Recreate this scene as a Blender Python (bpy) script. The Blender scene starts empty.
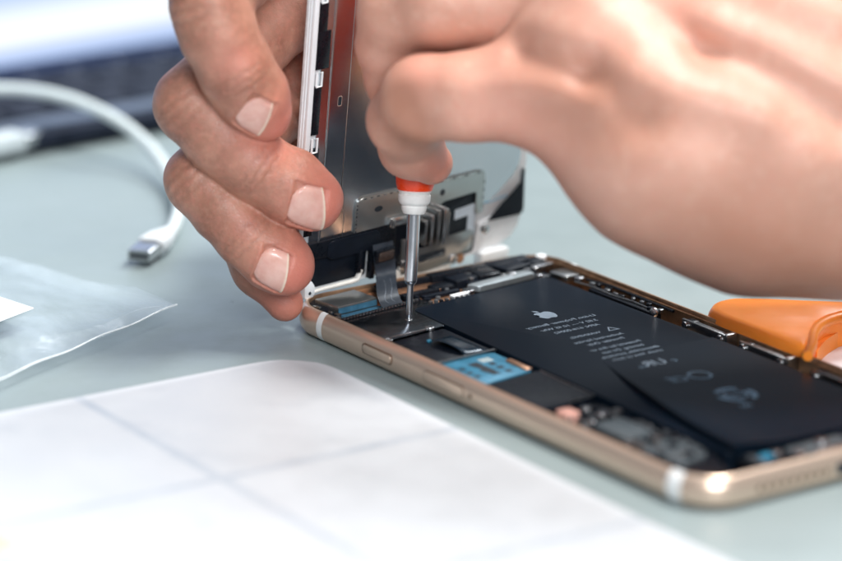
import bpy, bmesh, math, random
import numpy as np
from mathutils import Vector, Matrix
random.seed(4); rng = np.random.default_rng(7)
S = 0.001                                    # everything below is written in millimetres
scn = bpy.context.scene
COL = scn.collection

# ------------------------------------------------------------------ camera
F_PX = 3500.0; CX, CY = 421.0, 280.5
C0 = np.array([674.24855843, -434.28863289, 252.03191514])
RR = np.array([0.57392412, 0.81886645, 0.00829728]); RR /= np.linalg.norm(RR)
WW = np.array([-0.7830512, 0.5517311, -0.28709513]); WW /= np.linalg.norm(WW)
UU = np.cross(RR, WW); UU /= np.linalg.norm(UU)
cam_d = bpy.data.cameras.new('camera'); cam = bpy.data.objects.new('camera', cam_d); COL.objects.link(cam)
cam_d.sensor_width = 36; cam_d.lens = F_PX / 842 * 36
cam_d.clip_start = 0.02; cam_d.clip_end = 20
m = Matrix.Identity(4)
for i in range(3):
    m[i][0], m[i][1], m[i][2], m[i][3] = RR[i], UU[i], -WW[i], C0[i] * S
cam.matrix_world = m
cam_d.dof.use_dof = True; cam_d.dof.focus_distance = 0.828; cam_d.dof.aperture_fstop = 7.0
scn.camera = cam

# ------------------------------------------------------------------ world, lamps, exposure
world = bpy.data.worlds.new('World'); scn.world = world; world.use_nodes = True
wn = world.node_tree.nodes; wl = world.node_tree.links
bg = wn['Background']; bg.inputs[1].default_value = 0.46
tc = wn.new('ShaderNodeTexCoord'); sp = wn.new('ShaderNodeSeparateXYZ'); cr = wn.new('ShaderNodeValToRGB')
wl.new(tc.outputs['Generated'], sp.inputs[0]); wl.new(sp.outputs[2], cr.inputs[0]); wl.new(cr.outputs[0], bg.inputs[0])
cr.color_ramp.elements[0].color = (0.10, 0.125, 0.16, 1); cr.color_ramp.elements[0].position = 0.0
cr.color_ramp.elements[1].color = (0.95, 1.0, 1.08, 1); cr.color_ramp.elements[1].position = 0.95

def area(name, loc, target, size, power, color):
    l = bpy.data.lights.new(name, 'AREA'); l.shape = 'RECTANGLE'; l.size = size[0] * S; l.size_y = size[1] * S
    l.energy = power; l.color = color
    o = bpy.data.objects.new(name, l); COL.objects.link(o)
    o.location = Vector(loc) * S
    o.rotation_euler = (Vector(target) - Vector(loc)).to_track_quat('-Z', 'Y').to_euler()
    return o
area('window_light', (-330, 820, 900), (50, 20, 20), (460, 380), 11.5, (0.93, 0.97, 1.0))
area('ceiling_light', (190, 240, 970), (60, 20, 20), (260, 260), 10.5, (1.0, 0.97, 0.93))
area('room_fill', (920, -330, 520), (60, 10, 30), (420, 360), 8.5, (0.95, 0.97, 1.0))
scn.view_settings.view_transform = 'Standard'; scn.view_settings.look = 'None'
scn.view_settings.exposure = 0.08; scn.view_settings.gamma = 1.0

# ------------------------------------------------------------------ geometry helpers
def ray(x, y): return WW + RR * (x - CX) / F_PX + UU * (CY - y) / F_PX
def onz(x, y, z=0.0):
    d = ray(x, y); return C0 + d * (z - C0[2]) / d[2]
def atdepth(x, y, dep): return C0 + ray(x, y) * dep
# the frame of the opened display: x along its short side, y up it, z out of its back
_t = math.radians(6); _a = math.radians(-8)
DV = np.array([math.sin(_a), math.cos(_a), 0]); DN0 = np.array([math.cos(_a), -math.sin(_a), 0])
DU = math.sin(_t) * DN0 + math.cos(_t) * np.array([0, 0, 1.0]); DN = np.cross(DV, DU); DO = np.array([3, 0, 7.4])
def DP(s, t, n=0.0): return DO + DV * s + DU * t + DN * n
def ondisp(x, y, n=0.0):
    d = ray(x, y); o = DO + DN * n
    return C0 + d * (np.dot(o - C0, DN) / np.dot(d, DN))
def ds(x, y, n=0.0):
    q = ondisp(x, y, n) - DO; return float(q @ DV), float(q @ DU)

def tagit(o, label=None, cat=None, group=None, kind=None):
    if label: o['label'] = label
    if cat: o['category'] = cat
    if group: o['group'] = group
    if kind: o['kind'] = kind
    return o
def empty(name, loc=(0, 0, 0), mat=None):
    o = bpy.data.objects.new(name, None); COL.objects.link(o); o.empty_display_size = 0.01
    if mat is not None: o.matrix_world = mat
    else: o.location = Vector(loc) * S
    return o
def link_mesh(name, me, material, parent=None, smooth=True, local=True):
    """mesh data in mm -> object in metres. Its coordinates are those of the parent thing."""
    me.transform(Matrix.Scale(S, 4))
    if smooth:
        me.shade_smooth()
    o = bpy.data.objects.new(name, me); COL.objects.link(o)
    mats = material if isinstance(material, (list, tuple)) else [material]
    for mm in mats: me.materials.append(mm)
    if parent: o.parent = parent
    return o
def finish(name, bm, material, parent=None, smooth=True, angle=35):
    me = bpy.data.meshes.new(name)
    bmesh.ops.recalc_face_normals(bm, faces=bm.faces)
    if smooth:
        for e in bm.edges:
            if len(e.link_faces) == 2 and e.calc_face_angle(0) > math.radians(angle): e.smooth = False
    bm.to_mesh(me); bm.free()
    o = link_mesh(name, me, material, parent, smooth)
    return o
def add_box(bm, x0, x1, y0, y1, z0, z1, bevel=0.0, M=None, seg=2):
    r = bmesh.ops.create_cube(bm, size=1); vs = r['verts']
    for v in vs: v.co = Vector(((v.co.x + .5) * (x1 - x0) + x0, (v.co.y + .5) * (y1 - y0) + y0, (v.co.z + .5) * (z1 - z0) + z0))
    if bevel > 0:
        es = list({e for v in vs for e in v.link_edges})
        rr = bmesh.ops.bevel(bm, geom=es, offset=bevel, segments=seg, affect='EDGES', profile=.5)
        vs = list({v for f in rr['faces'] for v in f.verts} | {v for v in vs if v.is_valid})
    if M is not None:
        for v in vs: v.co = M @ v.co
    return vs
def add_prism(bm, pts, z0, z1, bevel=0.0, M=None, seg=2, zf=None):
    """pts: outline; bevels the top edge loop."""
    n = len(pts); A = sum(pts[i][0] * pts[(i + 1) % n][1] - pts[(i + 1) % n][0] * pts[i][1] for i in range(n))
    if A < 0: pts = pts[::-1]
    b = [bm.verts.new((p[0], p[1], z0)) for p in pts]; t = [bm.verts.new((p[0], p[1], z1)) for p in pts]
    bm.faces.new(b[::-1]); top = bm.faces.new(t)
    for i in range(n): bm.faces.new((b[i], b[(i + 1) % n], t[(i + 1) % n], t[i]))
    vs = b + t
    if bevel > 0:
        rr = bmesh.ops.bevel(bm, geom=list(top.edges), offset=bevel, segments=seg, affect='EDGES', profile=.5)
        vs = list({v for f in rr['faces'] for v in f.verts} | {v for v in vs if v.is_valid})
    if M is not None:
        for v in vs: v.co = M @ v.co
    return vs
def add_cyl(bm, c, r, h, axis=(0, 0, 1), seg=24, bevel=0.0, r2=None):
    q = Vector(axis).normalized().to_track_quat('Z', 'Y').to_matrix().to_4x4()
    M = Matrix.Translation(Vector(c)) @ q
    rr = bmesh.ops.create_cone(bm, cap_ends=True, segments=seg, radius1=r, radius2=r if r2 is None else r2, depth=h)
    vs = rr['verts']
    for v in vs: v.co.z += h / 2
    if bevel > 0:
        es = [e for e in {e for v in vs for e in v.link_edges} if all(abs(v.co.z - h) < 1e-5 for v in e.verts)]
        r3 = bmesh.ops.bevel(bm, geom=es, offset=bevel, segments=2, affect='EDGES', profile=.5)
        vs = list({v for f in r3['faces'] for v in f.verts} | {v for v in vs if v.is_valid})
    for v in vs: v.co = M @ v.co
def round_poly(pts, r, seg=6):
    """round the corners of an outline"""
    out = []; n = len(pts)
    rs = r if isinstance(r, (list, tuple)) else [r] * n
    for i in range(n):
        p = Vector(pts[i][:2]); a = Vector(pts[i - 1][:2]); b = Vector(pts[(i + 1) % n][:2])
        d1 = (a - p); d2 = (b - p); rr = min(rs[i], d1.length * .45, d2.length * .45)
        if rr < 1e-4: out.append((p.x, p.y)); continue
        q1 = p + d1.normalized() * rr; q2 = p + d2.normalized() * rr
        for k in range(seg + 1):
            t = k / seg; q = (1 - t) ** 2 * q1 + 2 * t * (1 - t) * p + t * t * q2
            out.append((q.x, q.y))
    return out
def catmull(P, n=10):
    P = [np.array(p, float) for p in P]; P = [2 * P[0] - P[1]] + P + [2 * P[-1] - P[-2]]; out = []
    for i in range(1, len(P) - 2):
        for k in range(n):
            t = k / n
            out.append(.5 * ((2 * P[i]) + (-P[i - 1] + P[i + 1]) * t + (2 * P[i - 1] - 5 * P[i] + 4 * P[i + 1] - P[i + 2]) * t * t + (-P[i - 1] + 3 * P[i] - 3 * P[i + 1] + P[i + 2]) * t ** 3))
    out.append(P[-2]); return out
def add_tube(bm, path, rad, seg=16, cap=True):
    path = [Vector(p) for p in path]; n = len(path)
    if not hasattr(rad, '__len__'): rad = [rad] * n
    rings = []; up = Vector((0, 0, 1)); prev = None
    for i, p in enumerate(path):
        d = (path[min(i + 1, n - 1)] - path[max(i - 1, 0)]).normalized()
        if prev is None:
            x = d.cross(up); x = d.cross(Vector((1, 0, 0))) if x.length < 1e-3 else x
        else: x = prev - d * prev.dot(d)
        x.normalize(); y = d.cross(x); prev = x
        rings.append([bm.verts.new(p + (x * math.cos(a) + y * math.sin(a)) * rad[i]) for a in [2 * math.pi * k / seg for k in range(seg)]])
    for i in range(n - 1):
        for k in range(seg): bm.faces.new((rings[i][k], rings[i][(k + 1) % seg], rings[i + 1][(k + 1) % seg], rings[i + 1][k]))
    if cap: bm.faces.new(rings[0][::-1]); bm.faces.new(rings[-1])
def add_ribbon(bm, path, wdir, width, thick):
    """a flat strip swept along a path; wdir = direction of its width"""
    path = [Vector(p) for p in path]; n = len(path); wd = Vector(wdir).normalized(); R = []
    ws = width if hasattr(width, '__len__') else [width] * n
    for i, p in enumerate(path):
        d = (path[min(i + 1, n - 1)] - path[max(i - 1, 0)]).normalized(); nn = d.cross(wd).normalized()
        a = wd * ws[i] / 2; b = nn * thick / 2
        R.append([bm.verts.new(p - a - b), bm.verts.new(p + a - b), bm.verts.new(p + a + b), bm.verts.new(p - a + b)])
    for i in range(n - 1):
        for k in range(4): bm.faces.new((R[i][k], R[i][(k + 1) % 4], R[i + 1][(k + 1) % 4], R[i + 1][k]))
    bm.faces.new(R[0][::-1]); bm.faces.new(R[-1])

# ------------------------------------------------------------------ materials
class Mat:
    def __init__(s, name, color, rough=.5, metal=0., **kw):
        s.m = bpy.data.materials.new(name); s.m.use_nodes = True; s.n = s.m.node_tree.nodes; s.l = s.m.node_tree.links
        s.b = s.n['Principled BSDF']; s.b.inputs['Base Color'].default_value = (*color, 1)
        s.b.inputs['Roughness'].default_value = rough; s.b.inputs['Metallic'].default_value = metal
        for k, v in kw.items(): s.b.inputs[k.replace('_', ' ')].default_value = v
        s.tc = s.n.new('ShaderNodeTexCoord'); s.color = color; s.bumps = None
    def noise(s, scale, detail=4, rough=.6, stretch=None):
        n = s.n.new('ShaderNodeTexNoise'); n.inputs['Scale'].default_value = scale; n.inputs['Detail'].default_value = detail; n.inputs['Roughness'].default_value = rough
        if stretch:
            mp = s.n.new('ShaderNodeMapping'); mp.inputs['Scale'].default_value = stretch
            s.l.new(s.tc.outputs['Object'], mp.inputs[0]); s.l.new(mp.outputs[0], n.inputs['Vector'])
        else: s.l.new(s.tc.outputs['Object'], n.inputs['Vector'])
        return n.outputs['Fac']
    def ramp(s, fac, stops):
        r = s.n.new('ShaderNodeValToRGB'); e = r.color_ramp.elements
        while len(e) < len(stops): e.new(.5)
        for q, (p, c) in zip(e, stops): q.position = p; q.color = (*c, 1) if len(c) == 3 else c
        s.l.new(fac, r.inputs[0]); return r.outputs[0]
    def mix(s, fac, a, b):
        x = s.n.new('ShaderNodeMix'); x.data_type = 'RGBA'
        for sock, v in ((x.inputs[0], fac), (x.inputs[6], a), (x.inputs[7], b)):
            if isinstance(v, (int, float)): sock.default_value = v
            elif isinstance(v, tuple): sock.default_value = (*v, 1)
            else: s.l.new(v, sock)
        return x.outputs[2]
    def math(s, op, a, b=0.0):
        x = s.n.new('ShaderNodeMath'); x.operation = op
        for sock, v in ((x.inputs[0], a), (x.inputs[1], b)):
            if isinstance(v, (int, float)): sock.default_value = v
            else: s.l.new(v, sock)
        return x.outputs[0]
    def attr(s, name):
        a = s.n.new('ShaderNodeAttribute'); a.attribute_name = name; return a.outputs['Fac']
    def set(s, key, sock): s.l.new(sock, s.b.inputs[key]); return s
    def bump(s, fac, dist, strength=1.0):
        b = s.n.new('ShaderNodeBump'); b.inputs['Distance'].default_value = dist * S; b.inputs['Strength'].default_value = strength
        s.l.new(fac, b.inputs['Height'])
        if s.bumps is not None: s.l.new(s.bumps, b.inputs['Normal'])
        s.bumps = b.outputs[0]; s.l.new(s.bumps, s.b.inputs['Normal']); return s
    def vary(s, amt=.15, scale=400):
        f = s.noise(scale, 5); c = s.color
        s.set('Base Color', s.ramp(f, [(.3, tuple(x * (1 - amt) for x in c)), (.7, tuple(min(1, x * (1 + amt)) for x in c))])); return s
    def scuff(s, lo, hi, scale=300):
        r = s.ramp(s.noise(scale, 6, .7), [(.35, (lo,) * 3), (.7, (hi,) * 3)]); s.set('Roughness', r); return s

def simple(name, color, rough=.5, metal=0., amt=.12, scale=500, bump=0.0, bscale=2500, **kw):
    q = Mat(name, color, rough, metal, **kw).vary(amt, scale)
    if metal < .5: q.scuff(max(.03, rough * .75), min(1, rough * 1.3), 350)
    if bump: q.bump(q.noise(bscale, 3), bump)
    return q.m

M = {}
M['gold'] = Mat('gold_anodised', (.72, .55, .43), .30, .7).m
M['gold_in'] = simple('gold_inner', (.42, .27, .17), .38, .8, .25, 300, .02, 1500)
M['antenna'] = simple('antenna_white', (.82, .83, .82), .4, 0, .03)
M['groove'] = simple('groove_dark', (.16, .09, .055), .6, .3, .1)
M['steel'] = simple('steel', (.42, .43, .43), .28, 1, .10, 250, .01, 1500)
M['steel_bright'] = simple('steel_bright', (.56, .57, .58), .26, 1, .05, 300)
M['bracket'] = simple('bracket_steel', (.40, .42, .41), .32, .9, .05, 200)
M['steel_dark'] = simple('steel_dark', (.36, .38, .38), .3, .9, .08, 200)
M['shield'] = simple('shield_dark', (.15, .175, .20), .22, 1, .18, 180, .012, 900)
M['black'] = simple('black_plastic', (.006, .008, .012), .3, 0, .2, 400, .01, 1800, Specular_IOR_Level=.25)
M['black_matte'] = simple('black_tape', (.006, .009, .015), .42, 0, .2, 300, .01, 900, Specular_IOR_Level=.14)
M['graphite'] = simple('graphite_ribbon', (.022, .030, .042), .42, 0, .12, 300, .01, 700)
M['chip'] = simple('chip_grey', (.10, .11, .12), .4, .3, .2)
M['greypad'] = simple('grey_pad', (.11, .135, .15), .35, .4, .12, 250)
M['copper'] = simple('copper', (.60, .33, .20), .33, .9, .25, 600, .02, 1500)
M['white'] = simple('white_plastic', (.84, .88, .90), .38, 0, .03, 300)
M['cream'] = simple('cream_glue', (.80, .79, .74), .5, 0, .08, 600)
M['bluetape'] = simple('blue_tape', (.035, .24, .38), .42, .1, .12, 350)
M['bluefoil'] = simple('blue_foil', (.10, .27, .40), .3, .5, .2, 500)
M['pink'] = simple('pink_pad', (.78, .42, .34), .5, 0, .1)
M['ink'] = simple('tape_ink', (.012, .02, .03), .5)
M['print'] = simple('battery_print', (.19, .25, .31), .5, 0, .1)
M['printdim'] = simple('battery_print_dim', (.10, .17, .24), .5, 0, .1)
M['red'] = simple('red_cap', (.90, .07, .015), .3, 0, .05, 200, Subsurface_Weight=.1, Subsurface_Scale=.001)
M['nylon'] = simple('white_collar', (.80, .80, .78), .55, 0, .05, 700, .05, 900)
M['shaft'] = simple('shaft_steel', (.60, .61, .64), .26, 1, .08, 300)
b_ = Mat('battery_skin', (.0035, .008, .015), .30, Specular_IOR_Level=.13); b_.vary(.1, 30)
sv = b_.n.new('ShaderNodeTexVoronoi'); sv.inputs['Scale'].default_value = 260; b_.l.new(b_.tc.outputs['Object'], sv.inputs['Vector'])
dust = b_.ramp(sv.outputs['Distance'], [(.0, (1, 1, 1)), (.035, (0, 0, 0))])
pick = b_.ramp(b_.noise(150, 1), [(.57, (0, 0, 0)), (.62, (1, 1, 1))])
b_.set('Base Color', b_.mix(b_.math('MULTIPLY', dust, pick), (.0035, .008, .015), (.16, .2, .23)))
b_.bump(b_.noise(5000, 2), .002); M['battery'] = b_.m
# back plate of the display: brushed dark steel
p_ = Mat('display_plate', (.56, .59, .62), .25, 1); p_.vary(.03, 60); p_.scuff(.22, .27, 80); p_.bump(p_.noise(4500, 2), .0025); M['plate'] = p_.m

# skin
def skin(name, base, dark, pinkc, light, mott=1.0, nsc=90):
    q = Mat(name, base, .44)
    c = q.mix(q.math('MULTIPLY', q.ramp(q.noise(nsc, 3), [(.35, (0, 0, 0)), (.72, (1, 1, 1))]), mott), base, dark)
    c = q.mix(q.math('MULTIPLY', q.ramp(q.noise(260, 5, .7), [(.5, (0, 0, 0)), (.75, (1, 1, 1))]), .45), c, light)
    c = q.mix(q.math('MULTIPLY', q.ramp(q.noise(700, 4, .7), [(.45, (0, 0, 0)), (.75, (1, 1, 1))]), .35), c, pinkc)
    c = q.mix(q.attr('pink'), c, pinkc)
    c = q.mix(q.attr('crease_and_shade'), c, dark)  # darker joint creases, plus the shade painted on the right hand
    q.set('Base Color', c)
    q.b.inputs['Subsurface Weight'].default_value = .22; q.b.inputs['Subsurface Radius'].default_value = (1, .32, .16)
    q.b.inputs['Subsurface Scale'].default_value = .0022
    q.b.inputs['Specular IOR Level'].default_value = .5
    v = q.n.new('ShaderNodeTexVoronoi'); v.feature = 'DISTANCE_TO_EDGE'; v.inputs['Scale'].default_value = 1150
    d = q.n.new('ShaderNodeTexNoise'); d.inputs['Scale'].default_value = 500; q.l.new(q.tc.outputs['Object'], d.inputs['Vector'])
    mx = q.n.new('ShaderNodeMix'); mx.data_type = 'VECTOR'; mx.inputs[0].default_value = .0012
    q.l.new(q.tc.outputs['Object'], mx.inputs[4]); q.l.new(d.outputs['Color'], mx.inputs[5]); q.l.new(mx.outputs[1], v.inputs['Vector'])
    q.bump(q.ramp(v.outputs['Distance'], [(0, (0, 0, 0)), (.18, (1, 1, 1))]), .05, .7)
    q.bump(q.noise(420, 4, .6), .15, .5)
    return q.m
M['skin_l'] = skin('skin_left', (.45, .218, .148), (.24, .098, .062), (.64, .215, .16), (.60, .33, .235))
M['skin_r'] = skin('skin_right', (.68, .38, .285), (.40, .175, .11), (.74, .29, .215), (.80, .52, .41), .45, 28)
nl = Mat('nail', (.76, .50, .43), .2, Subsurface_Weight=.15, Subsurface_Scale=.001)
e_ = nl.attr('edge'); nl.set('Base Color', nl.mix(e_, nl.ramp(nl.noise(300, 3), [(.35, (.66, .36, .30)), (.7, (.74, .47, .40))]), (.84, .76, .60))); nl.bump(nl.noise(900, 2, .5, (1, 1, 1)), .02); M['nail'] = nl.m

# table
t_ = Mat('table_top', (.25, .31, .315), .38)
c1 = t_.ramp(t_.noise(9, 5), [(.3, (.235, .29, .295)), (.7, (.285, .345, .35))])
c1 = t_.mix(t_.math('MULTIPLY', t_.ramp(t_.noise(60, 6, .7), [(.5, (0, 0, 0)), (.8, (1, 1, 1))]), .25), c1, (.22, .27, .28))
v = t_.n.new('ShaderNodeTexVoronoi'); v.inputs['Scale'].default_value = 75; t_.l.new(t_.tc.outputs['Object'], v.inputs['Vector'])
spk = t_.math('MULTIPLY', t_.ramp(v.outputs['Distance'], [(.0, (1, 1, 1)), (.03, (1, 1, 1)), (.045, (0, 0, 0))]), t_.ramp(t_.noise(40, 1), [(.47, (0, 0, 0)), (.51, (1, 1, 1))]))
t_.set('Base Color', t_.mix(spk, c1, (.06, .065, .07))); t_.scuff(.34, .5, 60); t_.bump(t_.noise(1200, 3), .03); M['table'] = t_.m

# ------------------------------------------------------------------ the table
bm = bmesh.new(); add_box(bm, -2600, 1400, -1600, 2200, -30, 0); tagit(finish('table_top', bm, M['table'], smooth=False), kind='structure')

# ------------------------------------------------------------------ white work mat in front
GX = Mat('mat_white', (.86, .88, .90), .42)
sepm = GX.n.new('ShaderNodeSeparateXYZ'); GX.l.new(GX.tc.outputs['Object'], sepm.inputs[0])
def gline(sock, pos, wdt):
    d = GX.math('ABSOLUTE', GX.math('SUBTRACT', sock, pos * S))
    return GX.math('LESS_THAN', d, wdt * S)
gl = GX.math('MAXIMUM', gline(sepm.outputs[1], -60.0, 1.35), gline(sepm.outputs[0], 63.0, 1.35))
gl = GX.math('MAXIMUM', gl, GX.math('MAXIMUM', gline(sepm.outputs[0], 130.0, 1.35), gline(sepm.outputs[1], -120.0, 1.35)))
wear = GX.ramp(GX.noise(120, 5, .7), [(.35, (.5, .5, .5)), (.65, (1, 1, 1))])
smud = GX.math('MULTIPLY', GX.ramp(GX.noise(45, 4, .6), [(.58, (0, 0, 0)), (.75, (1, 1, 1))]), .55)
cc = GX.mix(smud, (.58, .60, .625), (.47, .50, .54)); cc = GX.mix(GX.math('MULTIPLY', gl, GX.math('MULTIPLY', wear, .75)), cc, (.38, .43, .49))
GX.set('Base Color', cc); GX.scuff(.35, .5, 80)
mat = empty('work_mat', (24.5, -9.5, 0))
tagit(mat, 'white work mat with pale blue grid lines and rounded corner, in front of phone', 'mat')
ang = math.radians(-1.2)
pts = [(0, 0), (330, 0), (330, -260), (0, -260)]
bm = bmesh.new(); add_prism(bm, round_poly(pts, [15, 15, 15, 15], 10), 0, 1.6, .4)
o = finish('sheet', bm, GX.m, mat); mat.rotation_euler = (0, 0, ang)
bm = bmesh.new(); q = onz(-2, 546, 1.7) - np.array([24.5, -9.5, 0])
add_prism(bm, round_poly([(q[0] - 6, q[1] - 7), (q[0] + 7, q[1] - 7), (q[0] + 5, q[1] + 6), (q[0] - 7, q[1] + 5)], 4), 1.62, 1.66)
finish('highlighter_mark', bm, simple('green_ink', (.72, .85, .42), .5), mat)

# ------------------------------------------------------------------ the phone body
PL, PW, PR = 158.2, 77.9, 11.0
def outline(inset, n=14, L=PL, W=PW, R=PR):
    r = R - inset; pts = []
    for cx_, cy_, a0 in ((R, R, 180), (L - R, R, 270), (L - R, W - R, 0), (R, W - R, 90)):
        for k in range(n + 1):
            a = math.radians(a0 + 90 * k / n); pts.append((cx_ + r * math.cos(a), cy_ + r * math.sin(a)))
    out = []
    for p, q in zip(pts, pts[1:] + pts[:1]):
        d = math.hypot(q[0] - p[0], q[1] - p[1]); m_ = max(1, round(d / 2.0)) if d > 5 else 1
        out += [(p[0] + (q[0] - p[0]) * k / m_, p[1] + (q[1] - p[1]) * k / m_) for k in range(m_)]
    return out
PROF = [(4.0, 0.0), (2.2, .15), (1.1, .7), (.4, 1.6), (.05, 2.8), (0, 3.7), (.1, 4.7), (.45, 5.7), (1.0, 6.6), (1.5, 7.1), (1.9, 7.25)]
PROF_IN = [(1.9, 7.25), (2.25, 7.25), (2.35, 7.1), (2.4, 6.3), (2.9, 6.25), (3.0, 1.2)]
phone = empty('phone', (0, 0, 0))
tagit(phone, 'opened gold phone body lying on the table with its black battery and circuit parts showing', 'phone')
def shell(prof, closed_bottom):
    bm = bmesh.new(); rings = []
    for ins, z in prof: rings.append([bm.verts.new((x, y, z)) for x, y in outline(ins)])
    n = len(rings[0])
    for a, b in zip(rings, rings[1:]):
        for k in range(n): bm.faces.new((a[k], a[(k + 1) % n], b[(k + 1) % n], b[k]))
    bm.faces.new(rings[0][::-1] if closed_bottom == 'first' else rings[-1])
    return bm
house = finish('housing', shell(PROF, 'first'), M['gold'], phone, angle=60)
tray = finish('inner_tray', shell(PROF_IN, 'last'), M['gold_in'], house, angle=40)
# antenna bands: the same profile swept over a short stretch of the outline
def band(i_pts):
    bm = bmesh.new(); R = []
    for (nx, ny, px, py) in i_pts:
        R.append([bm.verts.new((px - nx * (ins - .035), py - ny * (ins - .035), z + (.02 if z > 5 else 0))) for ins, z in PROF[1:] + PROF_IN[1:3]])
    for a, b in zip(R, R[1:]):
        for k in range(len(a) - 1): bm.faces.new((a[k], a[k + 1], b[k + 1], b[k]))
    return bm
for x0, x1 in ((15.0, 17.2),):
    for ny, y in ((-1, 0), (1, PW)):
        finish('antenna_band', band([(0, ny, x0, y), (0, ny, x1, y)]), M['antenna'], house)
for sy in (-1, 1):
    pts_ = [(0, sy, 146.4, 0 if sy < 0 else PW)]
    for a in np.linspace(0, 17, 6):
        a = math.radians(a); nx_, ny_ = math.sin(a), sy * math.cos(a); pts_.append((nx_, ny_, PL - PR + PR * nx_, (PR if sy < 0 else PW - PR) + PR * ny_))
    finish('antenna_band', band(pts_), M['antenna'], house)
# side button with its groove, tray seam and pinhole on the near side
def pill(bm, x0, x1, zc, h, y0, y1):
    pts = round_poly([(x0, zc - h), (x1, zc - h), (x1, zc + h), (x0, zc + h)], h * .95, 6)
    Mx = Matrix(((1, 0, 0, 0), (0, 0, -1, 0), (0, 1, 0, 0), (0, 0, 0, 1)))   # (x, z, depth) -> xyz, depth towards -y
    add_prism(bm, pts, -y0, -y1, 0.0, Mx)
def pill2(x0, x1, zc, h, y, mat_, name, par, bev=.12):
    pts = round_poly([(x0, zc - h), (x1, zc - h), (x1, zc + h), (x0, zc + h)], h * .95, 6)
    Mx = Matrix(((1, 0, 0, 0), (0, 0, -1, 0), (0, 1, 0, 0), (0, 0, 0, 1)))
    bm = bmesh.new(); add_prism(bm, pts, -1.0, -y, bev, Mx); return finish(name, bm, mat_, par)
g = pill2(34.4, 46.6, 4.0, 1.25, -.06, M['groove'], 'button_groove', house, 0)
pill2(34.8, 46.2, 4.0, 1.0, -.2, M['gold'], 'power_button', house, .2)
pill2(59.0, 74.6, 4.0, 1.35, -.045, M['groove'], 'tray_seam', house, 0)
pill2(59.15, 74.45, 4.0, 1.2, -.075, M['gold'], 'card_tray', house, 0.02)
for k in range(9):
    bm = bmesh.new(); add_cyl(bm, (PL - .5, 15.5 + k * 2.3, 3.7), .72, .54, (1, 0, 0), 18); finish('speaker_hole', bm, M['groove'], house)
Mx = Matrix(((0, 0, 1, 0), (1, 0, 0, 0), (0, 1, 0, 0), (0, 0, 0, 1)))
bm = bmesh.new(); add_prism(bm, round_poly([(36.5, 2.4), (45.5, 2.4), (45.5, 5.0), (36.5, 5.0)], 1.25, 6), PL - 1, PL + .045, 0, Mx); finish('charging_port', bm, M['ink'], house)
bm = bmesh.new(); add_cyl(bm, (77.2, .5, 4.0), .55, .57, (0, -1, 0), 16); finish('pinhole', bm, M['groove'], house)

def P(x, y, z=6.5): q = onz(x, y, z); return (float(q[0]), float(q[1]))
# --- battery
bat_pts = [(22.3, 22.6), (18.2, 66.0), (143.5, 69.0), (143.5, 19.0)]
bm = bmesh.new(); add_prism(bm, round_poly(bat_pts, 1.6, 5), 1.5, 6.3, .35, seg=3); batt = finish('battery', bm, M['battery'], phone)
# the lifted lower sheet of the battery pack
NEAR = catmull([(79, 36), (90, 32.0), (103, 27.6), (116, 24.3), (130, 21.6), (144.2, 20.0)], 10)
NX = np.array([p[0] for p in NEAR]); NY = np.array([p[1] for p in NEAR])
def sheet_z(x, y):
    if x < 79: return 6.3
    d = max(0.0, y - float(np.interp(x, NX, NY))); g = min(1, (x - 79) / 30.0); g = g * g * (3 - 2 * g)
    return 6.32 + .06 * min(1, (x - 79) / 8) + g * 1.75 * math.exp(-(d / 10.0) ** 2)
def lift_sheet():
    bm = bmesh.new(); nx, ny = 60, 40; rows = []
    for i in range(nx + 1):
        x = 79 + (144.2 - 79) * i / nx; y0 = float(np.interp(x, NX, NY)); row = []
        for j in range(ny + 1):
            y = y0 + (68.2 - y0) * (j / ny) ** 1.5; row.append((x, y, sheet_z(x, y)))
        rows.append(row)
    top = [[bm.verts.new(c) for c in r] for r in rows]
    bot = [[bm.verts.new((c[0], c[1] + .5, 5.6)) for c in r] for r in rows]
    for i in range(nx):
        for j in range(ny): bm.faces.new((top[i][j], top[i + 1][j], top[i + 1][j + 1], top[i][j + 1]))
        bm.faces.new((top[i][0], bot[i][0], bot[i + 1][0], top[i + 1][0]))
    for j in range(ny):
        bm.faces.new((top[0][j], top[0][j + 1], bot[0][j + 1], bot[0][j])); bm.faces.new((top[nx][j], bot[nx][j], bot[nx][j + 1], top[nx][j + 1]))
    for v_ in [v_ for r in bot for v_ in r if not v_.link_faces]: bm.verts.remove(v_)
    return bm
finish('lower_sheet', lift_sheet(), M['battery'], batt, angle=50)
# --- print on the battery (it reads mirrored in the photograph)
def text_mesh(s, size, align='CENTER'):
    cu = bpy.data.curves.new('t', 'FONT'); cu.body = s; cu.size = size; cu.align_x = align; cu.resolution_u = 3; cu.offset = .012 * size
    o = bpy.data.objects.new('t', cu); COL.objects.link(o); bpy.context.view_layer.update()
    me = bpy.data.meshes.new_from_object(o.evaluated_get(bpy.context.evaluated_depsgraph_get()))
    bpy.data.objects.remove(o); bpy.data.curves.remove(cu); return me
def print_text(name, s, size, x, y, z, parent, mat_, right=(0, -1, 0), up=(-1, 0, 0), align='CENTER', sx=1.0):
    me = text_mesh(s, size, align); R = Vector(right); U = Vector(up)
    for v_ in me.vertices:
        v_.co = Vector((x, y, z)) + R * v_.co.x * sx + U * v_.co.y; v_.co.z = sheet_z(v_.co.x, v_.co.y) + .04
    return link_mesh(name, me, mat_, parent, False)
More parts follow.
